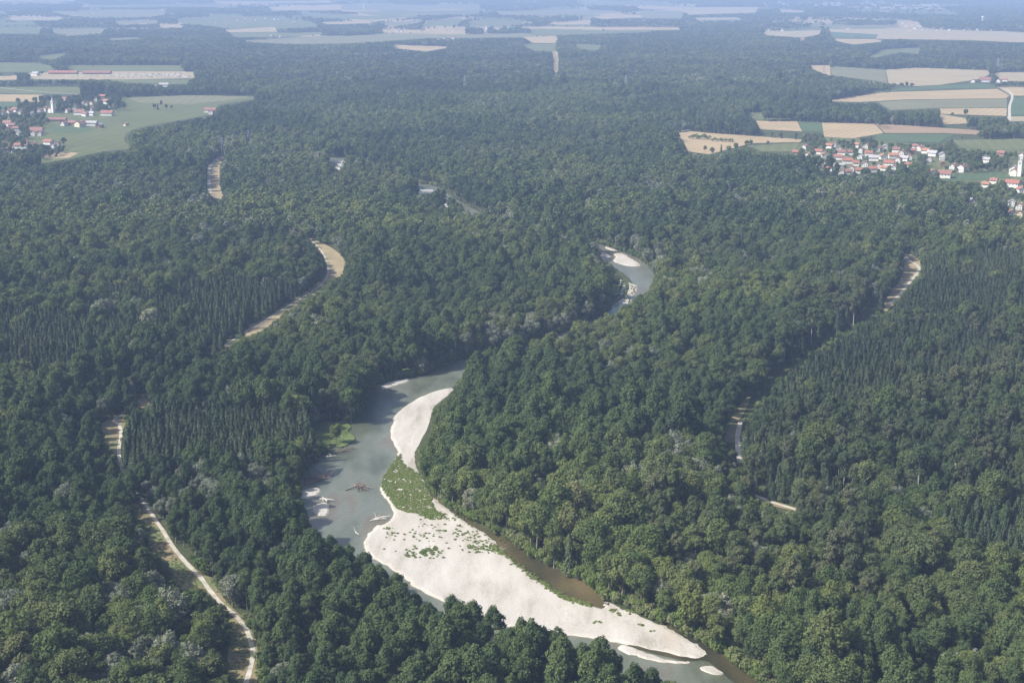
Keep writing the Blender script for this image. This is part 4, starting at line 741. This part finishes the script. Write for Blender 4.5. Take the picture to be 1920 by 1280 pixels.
# extra close-set spruces fill their stands
ex = scatter(430, 1500, 6.0, 30); cx, cyy = pixel(ex[:, 0], ex[:, 1], np.full(len(ex), 15)); m = inside(SPRUCE_Z[0][0], cx, cyy)
for p, k in SPRUCE_Z[1:5]: m |= inside(p, cx, cyy) & (rng.random(len(ex)) < .75 * k)
ex = ex[m]; ek = np.array([f'spruce_a{i}' for i in rng.integers(0, 4, len(ex))], object); es = rng.normal(.97, .05, len(ex)).clip(.85, 1.08)
ok = ~in_river(ex[:, 0], ex[:, 1]) & ~on_track(ex[:, 0], ex[:, 1]) & ~covers(ex[:, 0], ex[:, 1], 25 * es, 3.2 * es); T.append((ex[ok, 0], ex[ok, 1], es[ok], ek[ok], ex[:0]))
# hedge and lone trees in the meadows and beside the fields, read off the photo (base pixel, scale)
LONE = [(630, 830, .62, 'broad'), (205, 205, 1.0, 'broad'), (222, 208, 1.0, 'poplar'), (232, 207, 1.0, 'broad'), (120, 275, .8, 'broad'), (290, 206, .7, 'broad'), (296, 206, .8, 'spruce'), (303, 206, .8, 'tall'), (312, 206, .6, 'broad'), (322, 206, .5, 'broad'), (35, 198, .9, 'broad'), (50, 200, .9, 'broad'), (66, 198, 1, 'broad'), (78, 197, 1, 'broad'), (90, 193, .9, 'broad'), (115, 200, 1, 'broad'), (122, 210, .9, 'broad'), (143, 196, .8, 'broad'), (155, 192, .8, 'poplar'), (60, 235, .8, 'broad'), (70, 232, .9, 'broad'), (78, 228, .9, 'broad'), (90, 234, .7, 'broad'), (40, 250, .8, 'broad'), (48, 252, .9, 'broad'), (8, 250, .9, 'broad'), (20, 292, .8, 'broad'), (45, 282, .8, 'broad'), (58, 290, .8, 'broad'), (70, 285, .7, 'broad'), (82, 288, .7, 'broad'), (45, 300, .6, 'broad'), (58, 302, .6, 'broad'), (105, 297, .35, 'broad'), (10, 285, .8, 'broad'), (110, 206, .8, 'broad'), (30, 270, .5, 'broad'),
  (1675, 164, .9, 'broad'), (1690, 165, 1, 'broad'), (1700, 164, .9, 'poplar'), (1710, 165, .9, 'broad'), (1785, 219, .5, 'broad'), (1810, 220, .85, 'broad'), *[(1294 + 5 * k, 261 + k * .2, 1.5 + .3 * (k % 3), 'bush') for k in range(8)], *[(1336 + 5 * k, 265 + k * .3, 1.3 + .3 * (k % 2), 'bush') for k in range(8)], (1322, 290, .7, 'tall'), (1335, 291, .7, 'broad'), (1352, 288, .8, 'spruce'), (1366, 288, .7, 'broad'), (1380, 284, .7, 'broad'), (1400, 278, .7, 'broad'), (1408, 274, .6, 'broad'), (1605, 72, .7, 'broad'), (1612, 72, .6, 'broad'), (1838, 156, .5, 'broad'), (1895, 158, .6, 'broad'), (1905, 158, .6, 'broad'), (1812, 158, .35, 'broad'), (1800, 158, .35, 'broad'), (79, 141, .9, 'broad'), (1131, 60, 1.0, 'broad'), (1002, 60, .8, 'broad'), (838, 59, .6, 'broad'), (791, 60, .6, 'broad'), (1387, 25, 1.2, 'broad'), (1440, 272, .4, 'broad')]
lx, ly = ground([q[0] for q in LONE], [q[1] for q in LONE]); T.append((lx, ly, np.array([q[2] for q in LONE]), np.array([f'{q[3]}_{"abc"[min(2, int(far_lod(b)))]}{random.randrange(3)}' for q, b in zip(LONE, ly)], object), ex[:0]))
# bushes where the full-size trees keep back from banks, bars and lanes
rejp = np.vstack([t[4] for t in T[:2]]); rejp = np.vstack([rejp + rng.normal(0, 2.2, rejp.shape) for _ in range(3)])
rejp = rejp[rejp[:, 1] < 2300]
_bk = []
for p in RIV_W:
    n = 2600; i = rng.integers(0, len(p), n); q = p[i] + (np.roll(p, -1, 0) - p)[i] * rng.random((n, 1)); _bk.append(q + rng.normal(0, 5, q.shape))
_pt = []
for pp, w in TRACK_PX[:5]:
    q = smooth(to_world(pp), 6, closed=False); _pt.append(np.repeat(q, 3, 0) + rng.normal(0, 7, (3 * len(q), 2)))
rejp = np.vstack([rejp] + _bk + _pt)
b_s = rng.uniform(.55, 1.25, len(rejp)); ok = ~in_river(rejp[:, 0], rejp[:, 1]) & ~on_track(rejp[:, 0], rejp[:, 1]) & ~covers(rejp[:, 0], rejp[:, 1], 5 * b_s, 2.6 * b_s, 3)
vb = lookup(VILLAGE, *pixel(rejp[:, 0], rejp[:, 1], np.zeros(len(rejp)))); ok &= ~vb
BU = (rejp[ok, 0], rejp[ok, 1], b_s[ok], np.array([('bush_a%d' if d < 1500 else 'bush_b%d') % k for d, k in zip(rejp[ok, 1], rng.integers(0, 3, ok.sum()))], object))
AX = np.concatenate([t[0] for t in T] + [BU[0]]); AY = np.concatenate([t[1] for t in T] + [BU[1]]); AS = np.concatenate([t[2] for t in T] + [BU[2]]); AK = np.concatenate([t[3] for t in T] + [BU[3]])
print('trees', len(AX))

# the nearest trees of each kind stand as things of their own
fam = np.array([k.split('_')[0] for k in AK]); bx, by = pixel(AX, AY, np.zeros_like(AX)); tx, ty = pixel(AX, AY, np.full_like(AX, 14.0))
seen = (tx > -12) & (tx < 1932) & (ty < 1290) & (ty > 0)
FAMS = {'broadleaf_tree': ('broad', 'poplar'), 'willow_tree': ('willow',), 'tall_slender_tree': ('tall',), 'spruce_tree': ('spruce',), 'bush': ('bush',)}
single = np.zeros(len(AX), bool)
MARKS = [(593, 905, 'the fallen brown tree'), (630, 830, 'the bright meadow patch'), (700, 735, 'the far gravel fringe'), (830, 745, "the bar's upper tip"), (800, 930, 'the green herb island'), (930, 1010, 'the side channel'), (1130, 1130, "the side channel's end"), (1310, 1225, "the bar's lower tip"), (700, 1110, "the bar's near corner"), (950, 1240, "the bar's near edge"),
 (470, 1250, "the track's bottom bend"), (395, 1110, "the track's straight stretch"), (310, 1000, "the track's shady stretch"), (225, 830, 'the plantation clearing'), (265, 755, 'the upper dry patch'), (1386, 840, 'the short white track'), (1455, 945, 'the thin pale track'), (420, 655, 'the slanting dry strip'), (610, 500, 'the curved dry clearing'), (1690, 520, 'the straight right-hand lane'), (1170, 500, 'the pointed gravel island'),
 (40, 1330, 'the bottom left corner'), (20, 1000, 'the lower left edge'), (20, 760, 'the middle left edge'), (1880, 1330, 'the bottom right corner'), (1900, 1080, 'the lower right edge'), (1900, 820, 'the middle right edge'), (1640, 1150, 'the lower right woods'), (1400, 1060, 'the pale trunks'), (1150, 850, 'the mid-forest canopy'), (1640, 860, 'the mixed right-hand wood'), (430, 850, 'the spruce plantation'), (600, 1240, 'the poplar grove'), (180, 1150, 'the lower left woods'), (110, 610, 'the left-hand spruce stand'), (300, 590, 'the upper left woods'), (940, 600, 'the grey willow belt'), (1250, 760, 'the dark right-bank grove'), (1000, 780, 'the right bank'), (1150, 980, 'the sunlit right-hand canopy'), (1560, 1010, 'the slender-tree wood'), (1780, 960, 'the right-hand spruce clump'), (1600, 680, 'the upper right spruce wood'), (330, 720, 'the rounded grove'), (110, 870, 'the wood left of the clearing'), (1330, 700, 'the shaded forest gap'), (820, 560, 'the middle woods')]
MW = np.array([np.array(ground(a, b)) for a, b, _ in MARKS])
def tree_label(nm, px, py, x, y, s, h):
    size = 'very small' if s < .75 else 'small' if s < .95 else 'huge' if s > 1.42 else 'very large' if s > 1.28 else 'large' if s > 1.13 else 'mid-sized'
    what = {'broadleaf_tree': 'round broadleaf', 'poplar': 'dark-green poplar-like tree', 'willow_tree': 'silver-grey willow', 'tall_slender_tree': 'slender pale-trunked tree', 'spruce_tree': 'dark conical spruce', 'bush': 'low bush'}[h]
    d = np.hypot(MW[:, 0] - x, (MW[:, 1] - y)); k = int(d.argmin()); dx, dy = x - MW[k, 0], y - MW[k, 1]
    far = 'just ' if d[k] < 16 else '' if d[k] < 38 else 'well ' if d[k] < 75 else 'far '
    a = math.degrees(math.atan2(dy, dx)) % 360
    way = ('right of', 'behind and right of', 'behind', 'behind and left of', 'left of', 'in front and left of', 'in front of', 'in front and right of')[int((a + 22.5) // 45) % 8]
    return f'{size} {what} {far}{way} {MARKS[k][2]}'
for nm, fs in FAMS.items():
    idx = np.where(seen & np.isin(fam, fs))[0]; size = np.array([KIND[k]['R'] for k in AK[idx]]) * AS[idx] / AY[idx]
    lim = {'bush': 160, 'tall_slender_tree': 240}.get(nm, 300)
    for i in idx[np.argsort(-size)][:lim]:
        single[i] = True; k = KIND[AK[i]]
        e = obj(nm, None, loc=(AX[i], AY[i], -.15), rz=rng.uniform(0, 6.28), scale=(AS[i], AS[i], AS[i] * rng.uniform(.92, 1.1)))
        obj('crown', k['crown'], e); obj('trunk', k['trunk'], e)
        tag(e, tree_label(nm, bx[i], by[i], AX[i], AY[i], AS[i], 'poplar' if fam[i] == 'poplar' else nm), {'bush': 'bush'}.get(nm, 'tree'), {'broadleaf_tree': 'broadleaf trees of the near forest', 'willow_tree': 'grey willows of the floodplain', 'tall_slender_tree': 'slender pale-trunked trees', 'spruce_tree': 'spruces of the near stands', 'bush': 'bushes on banks and lane edges'}[nm])
def forest(name, label, cat, x, y, s, keys, z=None):
    """everything farther off: one mass, each tree an instance on a point"""
    names = sorted(set(keys)); col = bpy.data.collections.new(name + '_kinds')
    for k in names:
        o = bpy.data.objects.new(k, KIND[k]['both']); col.objects.link(o)
    ix = np.array([names.index(k) for k in keys], np.int32); n = len(x)
    m = bpy.data.meshes.new(name); m.vertices.add(n); m.vertices.foreach_set('co', np.stack([x, y, np.full(n, -.15) if z is None else z], 1).astype(np.float32).ravel())
    a = m.attributes.new('pick', 'INT', 'POINT'); a.data.foreach_set('value', ix)
    a = m.attributes.new('turn', 'FLOAT_VECTOR', 'POINT'); a.data.foreach_set('vector', np.stack([np.zeros(n), np.zeros(n), rng.uniform(0, 6.28, n)], 1).astype(np.float32).ravel())
    a = m.attributes.new('grow', 'FLOAT_VECTOR', 'POINT'); a.data.foreach_set('vector', np.stack([s, s, s * rng.uniform(.9, 1.1, n) * np.where(np.asarray(y) > 7600, .5, np.where(np.asarray(y) > 3600, .68, 1))], 1).astype(np.float32).ravel())
    g = bpy.data.node_groups.new(name, 'GeometryNodeTree'); g.interface.new_socket('Geometry', in_out='INPUT', socket_type='NodeSocketGeometry'); g.interface.new_socket('Geometry', in_out='OUTPUT', socket_type='NodeSocketGeometry')
    gi, go = g.nodes.new('NodeGroupInput'), g.nodes.new('NodeGroupOutput'); ci = g.nodes.new('GeometryNodeCollectionInfo'); ip = g.nodes.new('GeometryNodeInstanceOnPoints')
    ci.inputs['Collection'].default_value = col; ci.inputs['Separate Children'].default_value = True; ci.inputs['Reset Children'].default_value = True
    def attr(nm, t):
        q = g.nodes.new('GeometryNodeInputNamedAttribute'); q.data_type = t; q.inputs['Name'].default_value = nm; return q.outputs['Attribute']
    ip.inputs['Pick Instance'].default_value = True
    for a, b in ((gi.outputs[0], ip.inputs['Points']), (ci.outputs[0], ip.inputs['Instance']), (attr('pick', 'INT'), ip.inputs['Instance Index']), (attr('turn', 'FLOAT_VECTOR'), ip.inputs['Rotation']), (attr('grow', 'FLOAT_VECTOR'), ip.inputs['Scale']), (ip.outputs[0], go.inputs[0])): g.links.new(a, b)
    o = obj(name, m); o.modifiers.new('trees', 'NODES').node_group = g
    return tag(o, label, cat, kind='stuff')
for nm, lb, fs in (('broadleaf_forest', 'unbroken green broadleaf forest covering the river plain', ('broad', 'poplar')), ('willow_scrub', 'silver-grey willows dotted through the farther forest', ('willow',)), ('slender_wood', 'slender pale-trunked trees of the farther right-hand wood', ('tall',)), ('spruce_forest', 'dark conical spruces of the farther stands', ('spruce',)), ('undergrowth', 'low bushes along farther banks and forest edges', ('bush',))):
    m = ~single & np.isin(fam, fs)
    if m.any(): forest(nm, lb, 'undergrowth' if nm == 'undergrowth' else 'forest', AX[m], AY[m], AS[m], AK[m])
# herbs on the gravel: the green island and the sparse tufts below it
tuft = {}
for i in range(3):
    d = unit(60, 1.0); p = d * [.75, .75, .55] * rng.uniform(.5, 1, (60, 1)); v, f = quads(p, d + rng.normal(0, .6, d.shape), rng.uniform(.25, .55, 60)); k = f'herb_{i}'
    KIND[k] = dict(both=mesh(k, v, f, (L_HERB,), attrs={'tint': np.repeat(rng.uniform(.8, 1.2, 60), 4)}))
def fill(pp, sp, keep):
    w = to_world(pp); a, b = w.min(0), w.max(0); n = int((b - a).prod() / sp ** 2); q = rng.uniform(a, b, (n, 2)); q = q[inside(smooth(w, 4), q[:, 0], q[:, 1])]; return q[keep(q)]
h1 = fill([(x + (x > 770) * 4, y + (y > 940) * 5) for x, y in GREEN_ISLAND], .75, lambda q: (np.sin(q[:, 0] * .55 + 2 * np.sin(q[:, 1] * .31)) + np.sin(q[:, 1] * .43) + rng.normal(0, .8, len(q))) > -1.5)
def blob(px, py, r, n, rx=1.0):
    x, y = ground(px, py); return np.stack([x + rng.normal(0, r * rx, n), y + rng.normal(0, r, n)], 1)
hs = [blob(*a) for a in [(798, 1036, 3.2, 60, 1.2), (806, 1030, 2, 30), (900, 1024, 3, 60, 1.4), (912, 1030, 2.5, 40, 1.5), (895, 1012, 2.5, 26, 2), (878, 1000, 1.5, 14, 2), (850, 994, 2, 12, 3), (828, 1000, 3, 16, 4), (790, 1000, 3, 14, 4), (770, 1008, 3, 14, 3), (820, 985, 2, 9, 4), (760, 1030, 2, 8, 3), (733, 1000, 1.2, 10), (728, 990, 1, 10), (765, 1040, 1, 8), (868, 985, 1, 8, 2), (835, 968, 3, 40, 2.5), (815, 966, 2, 30, 2), (1160, 1150, .8, 6), (1176, 1144, .8, 6), (1185, 1148, .8, 6), (1200, 1171, .7, 5), (1150, 1143, 1, 8), (1225, 1181, .6, 3), (1118, 1165, .8, 6)]]
ed = []
for (a, b) in zip([(928, 1022), (945, 1037), (1003, 1080), (1040, 1106), (1060, 1118), (1085, 1127)], [(945, 1037), (1003, 1080), (1040, 1106), (1060, 1118), (1085, 1127), (1108, 1133)]):
    for t in np.linspace(0, 1, 8): ed.append(blob(a[0] + (b[0] - a[0]) * t - 3, a[1] + (b[1] - a[1]) * t, .9, 7))
hp = np.vstack([h1] + hs + ed + [fill(GRAVEL['point'][0], 1.6, lambda q: rng.random(len(q)) < .35)])
forest('gravel_herbs', 'bright green herbs covering the island on the long gravel bar', 'herbs', hp[:, 0], hp[:, 1], rng.uniform(.55, 1.25, len(hp)), np.array([f'herb_{i}' for i in rng.integers(0, 3, len(hp))], object), np.full(len(hp), -.16))
gb = [fill(p, 1.3, lambda q: ~in_river(q[:, 0], q[:, 1]) & (rng.random(len(q)) < .6)) for p in ([(865, 962), (890, 974), (950, 1004), (1000, 1034), (1050, 1062), (1100, 1084), (1140, 1112), (1150, 1122), (1200, 1138), (1260, 1164), (1290, 1160), (1150, 1095), (1000, 1015), (900, 960)], LANES['n'][1], LANES['a'][1])]
gb = np.vstack(gb); gb = gb[~on_track(gb[:, 0], gb[:, 1])]
forest('bank_grass', 'tall green grass and herbs on the river banks and track verges', 'grass', gb[:, 0], gb[:, 1], rng.uniform(.4, 1.0, len(gb)), np.array([f'herb_{i}' for i in rng.integers(0, 3, len(gb))], object), np.full(len(gb), .02))

# ------------------------------------------------------------------ the hazy air
hz = obj('haze', MB().box(-27000, 27000, -3000, 43000, -3.5, 300).mesh('haze', None))
m, nt, o = new_mat('hazy_air'); pv = N(nt, 'ShaderNodeVolumePrincipled', Density=HAZE_DENSITY, Anisotropy=0.0); pv.inputs['Color'].default_value = (*HAZE_COLOUR, 1)
nt.links.new(pv.outputs[0], o.inputs['Volume']); hz.data.materials.clear(); hz.data.materials.append(m)
tag(hz, 'thin blue summer haze over the plain', 'haze', kind='stuff')
